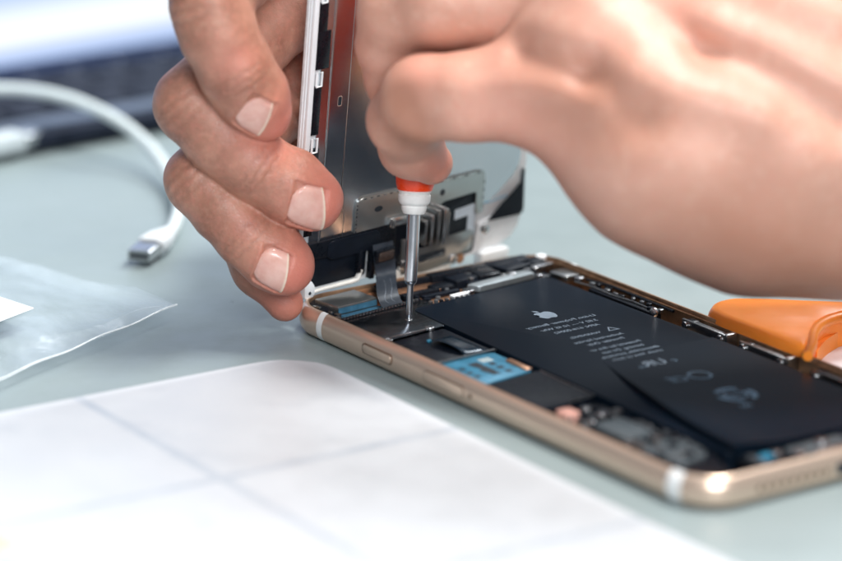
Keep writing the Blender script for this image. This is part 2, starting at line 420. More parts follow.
def flat_shape(name, polys, x, y, z, parent, mat_, scale=1.0, th=.03):
    bm = bmesh.new()
    for poly in polys:
        b = [bm.verts.new((x - p[1] * scale, y - p[0] * scale, z)) for p in poly]; bm.faces.new(b)
    bmesh.ops.triangulate(bm, faces=bm.faces)
    return finish(name, bm, mat_, parent, False)
ZB = 6.335; YC = 46.0
body = catmull([(0, .36), (.16, .43), (.33, .40), (.44, .27), (.36, .18), (.33, .05), (.38, -.08), (.46, -.14), (.36, -.36), (.22, -.5), (.08, -.46), (0, -.45), (-.1, -.47), (-.24, -.5), (-.38, -.34), (-.46, -.08), (-.46, .12), (-.38, .32), (-.22, .42), (-.08, .39)], 5)
leaf = [(0.0, .46), (.02, .60), (.10, .70), (.22, .76), (.21, .62), (.13, .51)]
flat_shape('fruit_emblem', [[tuple(p) for p in body[:-1]], leaf], 43.6, 46.3, ZB, batt, M['print'], 5.4)
rows = [('Li-ion Polymer Battery', 2.5, 50.6, 1.05), ('3.82 V \u2014 10.45 Whr', 2.3, 53.9, 1), ('APN: 616-00042', 2.3, 57.0, 1),
        ('WARNING:', 2.1, 62.0, 1), ('Authorized Service', 2.2, 65.6, 1), ('Provider Only', 2.2, 68.4, 1),
        ('Potential for fire or', 2.2, 72.2, 1), ('burning. Do not', 2.2, 75.0, 1), ('disassemble, puncture,', 2.2, 77.8, 1), ('crush, heat or burn', 2.2, 80.6, 1)]
for s_, sz, x_, w_ in rows:
    print_text('printed_line', s_, sz * .84, x_, YC + (-1.2 if s_ == 'WARNING:' else 0) - (x_ - 50) * .03, (ZB if x_ < 76 else ZB + .0), batt, M['print'], sx=w_)
# warning triangle
tri = [(-1.7, -1.1), (1.7, -1.1), (0, 1.7)]; tin = [(-1.1, -.78), (1.1, -.78), (0, 1.05)]
bm = bmesh.new()
a = [bm.verts.new((60.9 - p[1], YC + 6.6 - p[0], ZB)) for p in tri]; b = [bm.verts.new((60.9 - p[1], YC + 6.6 - p[0], ZB)) for p in tin]
for k in range(3): bm.faces.new((a[k], a[(k + 1) % 3], b[(k + 1) % 3], b[k]))
finish('warning_triangle', bm, M['print'], batt, False)
ZS = 6.62
print_text('component_mark', 'UR', 5.0, 88.5, 44.5, ZS, batt, M['print']); print_text('component_mark', 'c', 3.2, 88.6, 49.6, ZS, batt, M['printdim']); print_text('component_mark', 'us', 2.6, 88.8, 40.3, ZS, batt, M['printdim'])
def ring_pts(cx_, cy_, r0, r1, a0=0, a1=360, n=36, z=ZS):
    bm = bmesh.new(); A = []; B = []
    for k in range(n + 1):
        t = math.radians(a0 + (a1 - a0) * k / n); q0_ = (cx_ + r0 * math.cos(t), cy_ + r0 * math.sin(t)); q1_ = (cx_ + r1 * math.cos(t), cy_ + r1 * math.sin(t)); A.append(bm.verts.new((*q0_, sheet_z(*q0_) + .05))); B.append(bm.verts.new((*q1_, sheet_z(*q1_) + .05)))
    for k in range(n): bm.faces.new((A[k], A[k + 1], B[k + 1], B[k]))
    return bm
finish('round_mark', ring_pts(99.5, 47.5, 2.3, 2.9), M['printdim'], batt, False)
print_text('component_mark', 'CE', 4.6, 101.2, 41.0, ZS, batt, M['printdim'])
for a0 in (20, 140, 260): finish('recycling_arrow', ring_pts(114.5, 45.5, 3.6, 4.9, a0, a0 + 85), M['printdim'], batt, False)
print_text('component_mark', 'Li-ion', 3.0, 115.6, 45.5, ZS, batt, M['printdim'])
finish('round_mark', ring_pts(114.5, 45.5, 2.4, 2.9), M['printdim'], batt, False)
print_text('component_mark', '00', 3.0, 122.5, 42.5, ZS, batt, M['printdim'])

# --- boards and covers
def plate(name, pts, z0, z1, mat_, parent=phone, bev=.15, r=.8):
    bm = bmesh.new(); add_prism(bm, round_poly(pts, r, 4) if r else pts, z0, z1, bev); return finish(name, bm, mat_, parent)
def blk(name, x0, x1, y0, y1, z0, z1, mat_, parent=phone, bev=.2, rot=0):
    bm = bmesh.new(); vs = add_box(bm, x0, x1, y0, y1, z0, z1, bev)
    if rot:
        c = Vector(((x0 + x1) / 2, (y0 + y1) / 2, 0)); bmesh.ops.rotate(bm, verts=bm.verts, cent=c, matrix=Matrix.Rotation(math.radians(rot), 3, 'Z'))
    return finish(name, bm, mat_, parent)
def screw(x, y, z, r=1.05, parent=phone, M4=None, mat_=None):
    bm = bmesh.new(); add_cyl(bm, (x, y, z - .6), r, .95, seg=24, bevel=.22)
    if M4 is not None: bmesh.ops.transform(bm, matrix=M4, verts=bm.verts)
    o = finish('screw', bm, mat_ or M['steel_bright'], parent)
    bm = bmesh.new()
    add_box(bm, x - r * .6, x + r * .6, y - .13, y + .13, z + .352, z + .365); add_box(bm, x - .13, x + .13, y - r * .6, y + r * .6, z + .353, z + .366)
    if M4 is not None: bmesh.ops.transform(bm, matrix=M4, verts=bm.verts)
    finish('cross_slot', bm, M['ink'], o, False)
    return o
blk('circuit_board', 3.2, 118, 3.2, 20.6, 1.5, 4.4, M['black'])
# main silver cover being unscrewed
cov = plate('connector_cover', [(20.3, 3.4), (16.6, 29.3), (21.0, 29.8), (22.3, 24.2), (29, 22.8), (36.8, 21.9), (39.0, 3.2)], 5.6, 6.15, M['shield'])
bm = bmesh.new(); add_prism(bm, [(20.2, 3.5), (16.9, 28.3), (17.5, 28.4), (20.8, 3.5)], 6.1, 6.7, .1); finish('raised_edge', bm, M['black'], cov)
for k in range(24):
    t = k / 24; x_ = 20.5 - 3.3 * t; y_ = 4.3 + 24.0 * t
    bm = bmesh.new(); add_box(bm, x_ - .33, x_ + .36, y_ - .33, y_ + .33, 6.3, 6.78); finish('edge_notch', bm, M['steel_bright'], cov, False)
bm = bmesh.new(); add_prism(bm, [(38.2, 5.4), (37.2, 16.4), (36.7, 16.4), (37.6, 5.4)], 6.15, 6.45, .1); finish('folded_lip', bm, M['steel_bright'], cov)
screw(37.9, 3.9, 6.25, 1.15); screw(36.6, 17.6, 6.25, 1.2); screw(28.2, 17.5, 5.95, 1.0)
plate('screw_lug', [(36.6, 2.9), (36.6, 5.6), (39.7, 5.4), (39.7, 2.9)], 5.7, 6.25, M['steel_bright'])
# camera of the front: small folded bracket by the corner
sb = blk('corner_shield', 4.6, 13.4, 6.4, 18.8, 4.4, 7.35, M['steel_dark'], bev=.3, rot=6)
bm = bmesh.new(); add_box(bm, 13.6, 13.75, 6.3, 18.2, 5.6, 7.0); bmesh.ops.rotate(bm, verts=bm.verts, cent=Vector((9, 12.6, 0)), matrix=Matrix.Rotation(math.radians(6), 3, 'Z')); finish('blue_edge', bm, M['bluefoil'], sb)
plate('blue_ribbon', [(15.2, 6.5), (13.6, 19.0), (15.6, 19.2), (17.3, 6.8)], 4.4, 5.6, M['bluefoil'], r=.3)
plate('corner_ribbon', [(2.8, 6.0), (5.5, 3.2), (14, 3.0), (18.5, 3.1), (18.3, 4.6), (12, 5.6), (5.0, 9.8), (3.0, 11)], 4.2, 6.35, M['black_matte'], bev=.35)
for x_, y_, w_, h_ in ((16.5, 5.2, 1.6, 1.0), (18.4, 4.0, 1.0, 1.4), (14.3, 4.6, 1.2, .8), (19.6, 3.6, .8, .8), (9, 4.2, 2.2, .8)):
    blk('contact', x_ - w_ / 2, x_ + w_ / 2, y_ - h_ / 2, y_ + h_ / 2, 5.9, 6.75, M['steel'], bev=.15, rot=20)
# black covered board with a flap of tape
plate('board_cover', [(40.2, 3.1), (38.0, 20.6), (57.6, 20.3), (58.9, 3.1)], 4.4, 5.9, M['black_matte'], r=.5)
fl = [(46.0, 11.2), (43.4, 18.8), (57.0, 19.4), (58.0, 12.6)]
bm = bmesh.new()
rowsf = []
for i in range(9):
    u = i / 8; row = []
    for j in range(6):
        w_ = j / 5; a_ = Vector(fl[0]).lerp(Vector(fl[3]), u); b_2 = Vector(fl[1]).lerp(Vector(fl[2]), u); p = a_.lerp(b_2, w_)
        row.append(bm.verts.new((p.x, p.y, 6.05 + 1.5 * (1 - w_) ** 1.6 * math.sin(math.pi * min(1, u * .9 + .12)) ** .6)))
    rowsf.append(row)
for i in range(8):
    for j in range(5): bm.faces.new((rowsf[i][j], rowsf[i + 1][j], rowsf[i + 1][j + 1], rowsf[i][j + 1]))
o = finish('tape_flap', bm, simple('gloss_tape', (.012, .03, .05), .16, .2), phone); md = o.modifiers.new('t', 'SOLIDIFY'); md.thickness = .00012
blk('flap_contact', 44.2, 45.2, 11.2, 12.4, 5.9, 6.5, M['bluetape'])
plate('silver_strip', [(58.9, 3.1), (57.8, 20.6), (58.7, 20.7), (59.9, 3.1)], 4.4, 6.35, M['steel'], r=.1)
# blue taped card reader with its printed marks
rd = plate('card_reader', [(60.3, 3.1), (59.2, 19.4), (74.6, 19.0), (77.0, 3.1)], 4.3, 6.0, M['bluetape'], r=.6)
def mark(x0, x1, y0, y1, rot=0):
    bm = bmesh.new(); add_box(bm, x0, x1, y0, y1, 6.005, 6.03); bmesh.ops.rotate(bm, verts=bm.verts, cent=Vector(((x0 + x1) / 2, (y0 + y1) / 2, 0)), matrix=Matrix.Rotation(math.radians(rot), 3, 'Z')); finish('printed_mark', bm, M['ink'], rd, False)
for k in range(3): mark(65.0 + 3.1 * k, 66.7 + 3.1 * k, 13.6, 15.2, -4)
for k in range(3): mark(65.0 + 2.9 * k, 66.5 + 2.9 * k, 5.3, 6.8, -4)
for k in range(4): mark(63.3 + 2.3 * k, 65.7 + 2.3 * k, 9.2 + (k % 2) * .5, 12.0, 8)
bm = bmesh.new(); add_box(bm, 61.6, 64.2, 13.0, 16.2, 6.005, 6.03); finish('code_patch', bm, simple('pale_patch', (.45, .55, .55), .5, amt=.4, scale=2500), rd, False)
plate('reader_clip', [(66, 17.8), (74.5, 17.6), (74.3, 19.4), (65.8, 19.6)], 6.0, 6.3, M['copper'], r=.3)
plate('dark_cover', [(78.0, 3.1), (75.9, 19.8), (97.0, 19.0), (99.3, 3.1)], 4.2, 6.15, M['black_matte'], r=1.0)
bm = bmesh.new(); add_tube(bm, [(76.6, 19.9, 6.2), (97.2, 19.3, 6.2), (98.2, 12, 6.2)], .16, 8); finish('cover_edge', bm, M['steel'], phone)
plate('pink_pad', [(101.2, 5.6), (101.0, 9.4), (105.2, 9.4), (105.6, 5.6)], 4.2, 6.5, M['pink'], r=.6)
for x_, y_ in ((102.5, 13.0), (107.5, 13.4), (110, 9)): screw(x_, y_, 5.9, 1.25)
for k in range(14):
    x_ = 99.8 + rng.random() * 12; y_ = 5 + rng.random() * 12
    blk('chip', x_, x_ + .8 + rng.random() * 1.6, y_, y_ + .7 + rng.random() * 1.4, 4.2, 5.2 + rng.random(), [M['steel'], M['chip'], M['black']][k % 3], bev=.1)
for k in range(40):
    x_ = 100 + rng.random() * 40; y_ = 4.2 + rng.random() * (15 if x_ < 126 else 12); w_ = .6 + rng.random() * 1.8
    blk('chip', x_, x_ + w_, y_, y_ + .5 + rng.random() * 1.2, 4.0, (6.3 if x_ > 126 else 5.4) + rng.random() * .5, [M['chip'], M['black'], M['steel'], M['black_matte']][k % 4], bev=.1, rot=rng.random() * 25)
for (x_, y_, l_) in ((104, 15.5, 8), (113.5, 17.0, 9), (128, 17.5, 8), (104, 4.4, 7)):
    bm = bmesh.new(); add_tube(bm, [(x_, y_, 5.2), (x_ + l_ * .3, y_ + .5, 5.9), (x_ + l_ * .7, y_ - .3, 5.9), (x_ + l_, y_ + .2, 5.2)], .3, 8); finish('thin_cable', bm, M['chip'], phone)
plate('foil_cover', [(124.6, 5.0), (124.4, 9.0), (127.8, 9.6), (128.0, 4.8)], 4.0, 6.3, M['steel'], r=.3)
plate('vibration_motor', [(112.5, 7.2), (111.8, 15.4), (123.6, 15.0), (124.4, 7.4)], 4.2, 6.2, M['greypad'], r=1.2)
plate('speaker_box', [(126.0, 3.8), (125.2, 19.6), (139.5, 18.2), (150.5, 14.0), (150.8, 4.4)], 3.6, 5.4, M['black'], r=1.4)
plate('speaker_pad', [(129.0, 5.0), (128.3, 15.2), (135.0, 18.0), (141.0, 15.6), (142.5, 7.5)], 5.4, 6.1, M['greypad'], r=1.6)
screw(126.0, 13.6, 6.0, 1.35)
# charging port end
plate('port_board', [(144.6, 20.5), (144.6, 57), (154.6, 57), (154.6, 20.5)], 1.6, 5.3, M['black'], r=.8)
plate('port_bracket', [(147.5, 31.0), (146.8, 46.5), (152.4, 46.5), (152.8, 31.0)], 5.3, 6.3, M['greypad'], r=.6)
blk('blue_contact', 147.6, 149.6, 23.6, 26.6, 5.3, 6.4, M['bluetape'])
blk('port_contact', 146.5, 152.5, 21.5, 23.0, 5.2, 6.3, M['chip'])
screw(148.4, 28.2, 6.2, 1.2); screw(152.0, 31.5, 6.6, 1.5); screw(149.0, 40.2, 6.7, 1.5)
blk('port_shell', 152.6, 154.8, 34.5, 47.5, 3.0, 6.95, M['steel_bright'], bev=.5)
blk('black_filler', 144.5, 147.0, 47.5, 70, 2, 5.9, M['black_matte'])
# --- far side: buttons, brackets and cable
def bracket(x0, x1):
    blk('button_bracket', x0, x1, 71.2, 71.9, 3.4, 6.5, M['steel'], bev=.1)
    blk('button_foot', x0 + 2.6, x1 - 2.6, 71.9, 74.0, 4.6, 6.0, M['chip'], bev=.3)
    for xx in (x0 + 1.4, x1 - 1.4):
        blk('bracket_block', xx - 1.5, xx + 1.5, 71.95, 74.5, 3.2, 6.1, M['black'], bev=.3)
        bm = bmesh.new(); add_cyl(bm, (xx, 71.15, 5.1), 1.0, .5, (0, -1, 0), 18, .15); s_ = finish('screw', bm, M['steel_bright'], phone)
        bm = bmesh.new(); add_cyl(bm, (xx, 70.6, 5.1), .5, .08, (0, -1, 0), 12); finish('screw_hole', bm, M['ink'], s_)
    blk('bracket_tab', x1 - .6, x1 + .7, 71.4, 74.6, 2.6, 6.55, M['steel'], bev=.15)
bracket(64.0, 79.6); bracket(85.0, 101.0); bracket(110.0, 126.5)
blk('volume_cable', 30.0, 55.0, 69.4, 72.4, 2.4, 5.7, M['black'], bev=.4)
bm = bmesh.new(); add_tube(bm, [(24.5, 69.6, 5.9), (31, 70.4, 6.0), (38, 70.2, 5.9), (46, 71.0, 6.0), (54, 70.8, 5.9)], .22, 8); finish('thin_cable', bm, M['chip'], phone)
bm = bmesh.new(); add_tube(bm, [(25.5, 72.4, 6.2), (34, 73.6, 6.4), (46, 73.4, 6.4), (58, 73.6, 6.2)], .4, 8); finish('black_cable', bm, M['black'], phone)
for k in range(12):
    x_ = 27.5 + k * 2.4 + rng.random(); y_ = 70.2 + rng.random() * 2.6
    blk('contact', x_, x_ + .7 + rng.random() * 1.3, y_, y_ + .5 + rng.random() * .8, 5.2, 6.25 + rng.random() * .4, [M['chip'], M['black'], M['black_matte'], M['steel']][k % 4], bev=.12, rot=rng.random() * 20)
bm = bmesh.new(); add_cyl(bm, (54.6, 70.6, 5.6), 1.15, .9, (.1, -1, .3), 18, .2); finish('screw', bm, M['steel_bright'], phone)
# --- top end between the battery and the top edge
blk('copper_frame', 12.4, 17.6, 28.5, 44.5, 3.2, 5.1, M['copper'], bev=.2, rot=3)
blk('dark_bar', 9.4, 11.6, 27.5, 47.0, 4.4, 6.1, M['black'], bev=.35, rot=2)
blk('dark_bar', 13.6, 15.2, 31.0, 42.0, 5.1, 6.2, M['black_matte'], bev=.35, rot=2)
blk('copper_frame', 3.6, 8.2, 22.0, 44.0, 2.2, 5.6, M['copper'], bev=.2)
blk('top_module', 2.6, 6.0, 40.0, 58.0, 2.0, 7.5, M['black'], bev=.5); blk('top_module', 2.7, 6.6, 57.0, 70.0, 2.0, 7.7, M['black_matte'], bev=.7)
blk('top_module', 2.7, 5.0, 24.0, 40.5, 2.0, 7.0, M['black'], bev=.5)
for k, (x0, x1, y0, y1, z1) in enumerate([(6.0, 11.5, 43.0, 50.5, 7.2), (6.5, 12.4, 50.0, 56.5, 7.6), (6.2, 12.0, 57.5, 66.0, 7.9), (7.6, 11.4, 37.0, 43.2, 6.4), (10.2, 14.6, 46.5, 63.5, 6.3), (3.4, 9.0, 44.5, 52.0, 6.4), (3.6, 8.6, 52.4, 61.0, 7.0), (5.0, 12.0, 56.0, 66.5, 6.6), (8.6, 13.6, 46.0, 55.8, 6.5), (3.4, 7.4, 61.6, 67.6, 6.2), (3.6, 8.6, 68.2, 73.0, 7.0), (12.2, 15.5, 64.5, 69.6, 5.5)]):
    blk('module', x0, x1, y0, y1, 2.0, z1, M['black'] if k % 2 else M['black_matte'], bev=.6, rot=[4, -3, 8, 2, -6, 10, 0, 3, 5, -4, 6, 0][k])
for k in range(10):
    x_ = 4 + rng.random() * 9; y_ = 45 + rng.random() * 24
    blk('contact', x_, x_ + .6 + rng.random() * 1.4, y_, y_ + .5 + rng.random() * 1.2, 5.5, 6.9 + rng.random() * .4, [M['black'], M['chip'], M['steel']][k % 3], bev=.12, rot=rng.random() * 60)
tp = plate('top_plate', [(14.9, 43.6), (12.3, 63.2), (15.9, 64.0), (18.0, 45.6)], 5.6, 6.95, simple('pale_bracket', (.30, .34, .36), .42, .6), bev=.25)
screw(17.3, 42.6, 6.3, 1.5, parent=phone); screw(12.9, 58.8, 7.0, 1.35); screw(16.6, 64.6, 6.4, .9); screw(4.4, 27.3, 6.2, 1.15)
blk('white_pad', 3.6, 6.6, 72.3, 75.3, 4.2, 7.5, M['white'], bev=.9)
plate('bright_clip', [(8.0, 67.0), (7.6, 73.8), (10.2, 74.2), (11.2, 67.4)], 5.0, 6.5, M['steel_bright'], bev=.25)
plate('bright_clip', [(14.0, 69.5), (13.6, 74.2), (20.2, 74.6), (20.0, 70.4)], 4.4, 5.9, M['steel'], bev=.25)
screw(23.6, 71.6, 6.3, 1.2); screw(9.6, 66.0, 6.5, .9)
for k in range(9):
    blk('gold_contact', 19.0 + .1 * k, 19.9 + .1 * k, 28.0 + k * 1.5, 28.8 + k * 1.5, 4.6, 6.3 + .1 * (k % 3), [M['black'], M['steel'], M['chip']][k % 3], bev=.12, rot=15 * (k % 3))
blk('tape_scrap', 17.8, 19.2, 36.5, 41.6, 5.6, 6.5, M['white'], bev=.2, rot=5)
for k in range(16):
    x_ = 4.5 + rng.random() * 13; y_ = 20 + rng.random() * 24
    blk('contact', x_, x_ + .5 + rng.random() * .9, y_, y_ + .5 + rng.random() * .9, 4.0, 5.6 + rng.random() * .5, [M['black'], M['chip'], M['black_matte'], M['copper']][k % 4], bev=.1, rot=rng.random() * 60)

# ------------------------------------------------------------------ the display assembly held upright
DM = Matrix.Identity(4)
for i in range(3): DM[i][0], DM[i][1], DM[i][2], DM[i][3] = DV[i], DU[i], DN[i], DO[i] * S
disp = empty('display_assembly', mat=DM)
tagit(disp, 'white framed phone screen standing on edge, its metal back plate and connectors facing the viewer', 'phone screen')
def dpl(name, pts, z0, z1, mat_, parent=disp, bev=.12, r=.6):
    bm = bmesh.new(); add_prism(bm, round_poly(pts, r, 5) if r else pts, z0, z1, bev); return finish(name, bm, mat_, parent)
def dbx(name, x0, x1, y0, y1, z0, z1, mat_, parent=disp, bev=.15, rot=0):
    bm = bmesh.new(); add_box(bm, x0, x1, y0, y1, z0, z1, bev)
    if rot: bmesh.ops.rotate(bm, verts=bm.verts, cent=Vector(((x0 + x1) / 2, (y0 + y1) / 2, 0)), matrix=Matrix.Rotation(math.radians(rot), 3, 'Z'))
    return finish(name, bm, mat_, parent)
frame_pts = [(p[1] + 1.0, p[0] + .3) for p in outline(0, L=157, W=76.8, R=8.5)]
fr = dpl('glass_panel', frame_pts, -1.9, -1.2, simple('front_glass', (.75, .77, .78), .08), r=0, bev=.25)
wf = dpl('white_frame', [(p[1] + 1.2, p[0] + .5) for p in outline(0, L=156.6, W=76.4, R=8.5)], -1.2, -.5, M['white'], r=0, bev=.15)
# raised side rails of the frame
dbx('side_rail', 1.4, 2.9, 14, 150, -.5, .55, M['white'], wf, .2)
# latches and black gaps of the left rail
for t0, t1, s1 in ((66.5, 73.5, 5.9), (57.2, 66.5, 7.2), (41, 53.0, 5.4), (30, 37.5, 6.0), (80, 92, 6.0), (15.5, 26, 5.6)):
    dbx('side_recess', 2.95, s1, t0, t1, -.5, .42, M['black'], disp, .1)
for t0 in (73.7, 36.8, 53.2, 26.5):
    bm = bmesh.new(); a0 = 3.3
    add_tube(bm, [(a0, t0, .75), (a0 + 1.6, t0, .75), (a0 + 1.6, t0 + 3.4, .75), (a0, t0 + 3.4, .75), (a0, t0 + .1, .75)], .28, 8); finish('latch', bm, M['white'], disp)
# the metal back plate
sh = dpl('back_plate', [(8.0, 12.6), (8.0, 146), (74.5, 146), (74.5, 20.5), (70.0, 17.0), (64, 12.6)], -.5, .35, M['plate'], r=[1, 4, 4, 3, 3, 3], bev=.15)
bm = bmesh.new()
A_ = [(5.2, 12.8, -.1), (8.0, 12.8, .31), (8.0, 146, .31), (5.2, 146, -.1)]
vs_ = [bm.verts.new(a) for a in A_]; bm.faces.new(vs_); vs2 = [bm.verts.new((a[0], a[1], -.5)) for a in A_]
for k in range(4): bm.faces.new((vs_[k], vs2[k], vs2[(k + 1) % 4], vs_[(k + 1) % 4]))
finish('plate_flange', bm, M['plate'], disp)
bm = bmesh.new(); add_tube(bm, [(8.0, 13, .36), (8.0, 146, .36)], .17, 8); finish('plate_fold', bm, M['steel_bright'], sh)
bm = bmesh.new(); add_tube(bm, [tuple(p) for p in catmull([(15.6, 12.8, .36), (15.6, 19, .36), (14.4, 22.0, .36), (14.2, 30, .36), (14.2, 146, .36)], 6)], .09, 6); finish('pressed_line', bm, M['steel'], sh)
bm = bmesh.new(); add_prism(bm, round_poly([(11.0, 47.2), (12.1, 47.2), (12.1, 49.4), (11.0, 49.4)], .4), .355, .37); finish('slot', bm, M['ink'], sh, False)
bm = bmesh.new(); add_prism(bm, round_poly([(10.85, 47.0), (12.25, 47.0), (12.25, 49.6), (10.85, 49.6)], .5), .345, .362); finish('slot_rim', bm, M['steel_bright'], sh, False)
# home end bracket with a perforated edge
br = dpl('end_bracket', [(19.0, 10.5), (19.0, 22.3), (62.2, 22.3), (62.2, 11.0), (59.5, 11), (59.5, 17.0), (48.5, 16.4), (43, 13.6), (30, 13.6)], .4, .95, M['bracket'], r=[.4, 2.6, 2.2, .4, .4, .6, .6, .6, .6], bev=.15)
for k in range(36):
    if k < 9: x_, y_ = 19.35, 13 + k * .95
    elif k < 28: x_, y_ = 21.8 + (k - 9) * 2.1, 21.95
    else: x_, y_ = 61.85, 20.2 - (k - 28) * 1.05
    bm = bmesh.new(); v_ = (k < 9 or k >= 28); add_box(bm, x_ - (.22 if v_ else .45), x_ + (.22 if v_ else .45), y_ - (.25 if v_ else .17), y_ + (.25 if v_ else .17), .951, .97)
    finish('perforation', bm, M['ink'] if k % 2 else M['steel_bright'], br, False)
for cx_, cy_, a_, b2 in ((26.4, 18.6, 1.35, .75), (47.6, 18.9, .85, .85)):
    bm = bmesh.new(); add_prism(bm, [(cx_ + a_ * math.cos(t), cy_ + b2 * math.sin(t)) for t in np.linspace(0, 2 * math.pi, 20)[:-1]], .952, .968); finish('hole', bm, M['ink'], br, False)
# black parts of the lower left
dpl('black_insulator', [(4.2, 9.6), (4.2, 13.4), (30.2, 13.9), (33, 12.6), (33, .8), (30.6, .8), (30.6, 9), (9, 9.2)], -.5, 1.0, M['black'], r=.6)
dpl('pressed_pad', [(10.5, 8.4), (10.5, 13.2), (27.5, 13.2), (27.5, 8.4)], 1.0, 1.25, M['black_matte'], r=2.2)
dpl('dark_well', [(5.4, 1.6), (5.4, 9.4), (24.5, 9.4), (24.5, 1.6)], -.45, -.1, M['black_matte'], r=.8)
dbx('dark_post', 21.0, 22.0, 3.0, 9.0, -.1, 1.3, M['black'])
dbx('dark_post', 24.8, 26.2, .8, 9.5, -.1, 1.6, M['black'])
bm = bmesh.new(); add_tube(bm, [(5.6, .7, .6), (10, 1.0, .6), (19.5, 1.0, .6), (21.4, 1.3, .6), (22.4, 3.6, .6)], [.5, .5, .55, .75, .55], 10); finish('white_seal', bm, M['cream'], disp)
dpl('corner_lug', [(4.0, -.4), (3.6, 3.6), (5.4, 4.6), (6.9, 2.6), (6.9, -.2)], -.5, 1.5, M['white'], r=.7, bev=.3)
bm = bmesh.new(); add_cyl(bm, (5.4, 1.1, 1.48), .45, .05, seg=14); finish('lug_hole', bm, M['ink'], disp)
# black area behind the connectors
dpl('black_insulator', [(30, 5.0), (30, 14.6), (37.5, 15.0), (49.0, 17.5), (60.2, 17.8), (60.2, 4.4)], -.4, .6, M['black_matte'], r=.6)
cn = dbx('small_connector', 29.6, 37.4, 13.5, 15.8, .6, 2.2, M['steel_bright'], rot=0, bev=.2); dbx('connector_cap', 30.0, 31.0, 13.3, 15.6, 2.2, 2.5, M['steel'], cn)
dbx('spring_backing', 40.0, 49.4, 6.6, 15.6, .55, .8, M['black'])
for k, (s0, h, n1) in enumerate([(40.3, 13.6, 3.4), (41.7, 15.0, 4.2), (43.1, 16.3, 5.0), (44.5, 16.8, 5.4), (45.9, 16.2, 4.8), (47.3, 14.9, 3.8)]):
    bm = bmesh.new(); add_prism(bm, round_poly([(s0, 7.0), (s0 + .8, 7.0), (s0 + .8, h), (s0, h - .4)], .35, 4), .6, n1, .22); finish('spring_contact', bm, M['steel_bright'] if k % 2 else M['steel'], disp)
dbx('spring_foot', 40.2, 49.0, 6.1, 7.4, .5, 2.4, M['black'])
dpl('black_insulator', [(34.4, -.8), (34.4, 9.6), (60.8, 8.2), (60.6, .6), (53.6, .2), (52.4, -1.4)], -.45, .22, M['black'], r=.4)
bk = dpl('steel_bracket', [(35.2, .2), (35.0, 9.0), (41, 8.0), (42.3, 6.2), (50, 6.6), (58.8, 7.2), (59.6, 5.4), (58.8, 1.6), (53.2, 1.2), (52.0, -.6), (42.5, -1.2)], .3, 1.1, M['steel_dark'], r=.5)
bm = bmesh.new(); add_prism(bm, round_poly([(41.2, 1.6), (50.2, 1.9), (50.2, 4.0), (41.2, 3.7)], .9), 1.102, 1.12); finish('slot', bm, M['ink'], bk, False)
bm = bmesh.new(); add_tube(bm, [(43.4, 2.2, 1.3), (49.0, 2.6, 1.3)], .22, 8); finish('slot_wire', bm, M['steel'], bk)
for cx_, cy_, rr_ in ((35.9, 2.1, 1.35), (52.9, .4, 1.35), (63.4, 6.3, 1.25)): screw(cx_, cy_, 1.3, rr_, parent=disp)
bm = bmesh.new(); add_cyl(bm, (56.0, -.3, .5), 1.3, .3, seg=20); finish('slot_wire', bm, M['copper'], disp)
dpl('white_tape', [(52.8, 10.6), (52.8, 13.2), (60.0, 13.8), (60.0, 4.6), (57.4, 4.4), (57.4, 11.0)], .62, .7, simple('pale_tape', (.62, .72, .80), .45), r=.15, bev=0)
# white bottom of the frame, right side
dpl('frame_corner', [(50, -.9), (51, .6), (61, 1.2), (62.0, 7.8), (66, 8.5), (75.5, 12.5), (77.0, 12.5), (76.9, 8.0), (75.7, 4.6), (73.5, 2.2), (70, .8), (66, .2)], -.5, .2, M['white'], r=.6)
dbx('frame_ledge', 61.8, 71.4, -3.2, .4, -.6, 2.6, M['white'], bev=.5)
dbx('frame_bar', 34.6, 53.0, -3.0, -.9, -.8, .8, M['cream'], bev=.5)
dbx('frame_bar', 33.5, 36.0, -2.6, .9, -.8, .9, M['cream'], bev=.5)
# black flex in the lower right and the thin blue line
pts = [ds(487, 221, .4), ds(519.5, 214, .4), ds(523.0, 210, .4), ds(524.4, 168, .4), ds(521.8, 168, .4), ds(520.5, 182, .4), ds(512, 192, .4), ds(500, 205, .4)]
dpl('black_ribbon', pts, .36, .62, M['black_matte'], r=.5, bev=.08)
bm = bmesh.new(); add_tube(bm, [(60.0, 13.4, .4), (65, 13.0, .4), (71, 13.7, .4)], .12, 6); finish('blue_thread', bm, M['bluetape'], disp)
# the wide dark ribbon cable from the display down into the phone
DMi = DM.inverted()
def toD(p): v_ = DMi @ (Vector(p) * S); return v_ / S
top = DP(27.6, 7.4, 1.8); mid = DP(27.2, 3.2, 3.2)
path = catmull([DP(28.2, 9.6, 1.4), DP(27.8, 6.2, 2.8), DP(27.3, 2.6, 4.4), (11.6, 22.6, 8.2), (14.8, 21.2, 6.9), (17.6, 20.2, 6.3)], 7)
bm = bmesh.new(); wv = np.array([-.13, .99, .0]); add_ribbon(bm, [toD(p) for p in path], (1, 0, 0), [6.6] * len(path), .25)
rb = finish('ribbon_cable', bm, M['graphite'], disp)
for off in (-1.0, 1.0):
    bm = bmesh.new(); pp = [toD(p) for p in path[16:32]]
    pp = [p + Vector((off + .5 * math.sin(i * .45), 0, .22)) for i, p in enumerate(pp)]
    add_tube(bm, pp, .14, 6); finish('embossed_line', bm, simple('ribbon_line', (.12, .14, .17), .4), rb)
bm = bmesh.new(); add_prism(bm, [(24.6, 5.4), (30.6, 5.6), (30.6, 8.8), (24.6, 8.6)], 2.4, 3.6, .3); finish('ribbon_connector', bm, M['black'], disp)
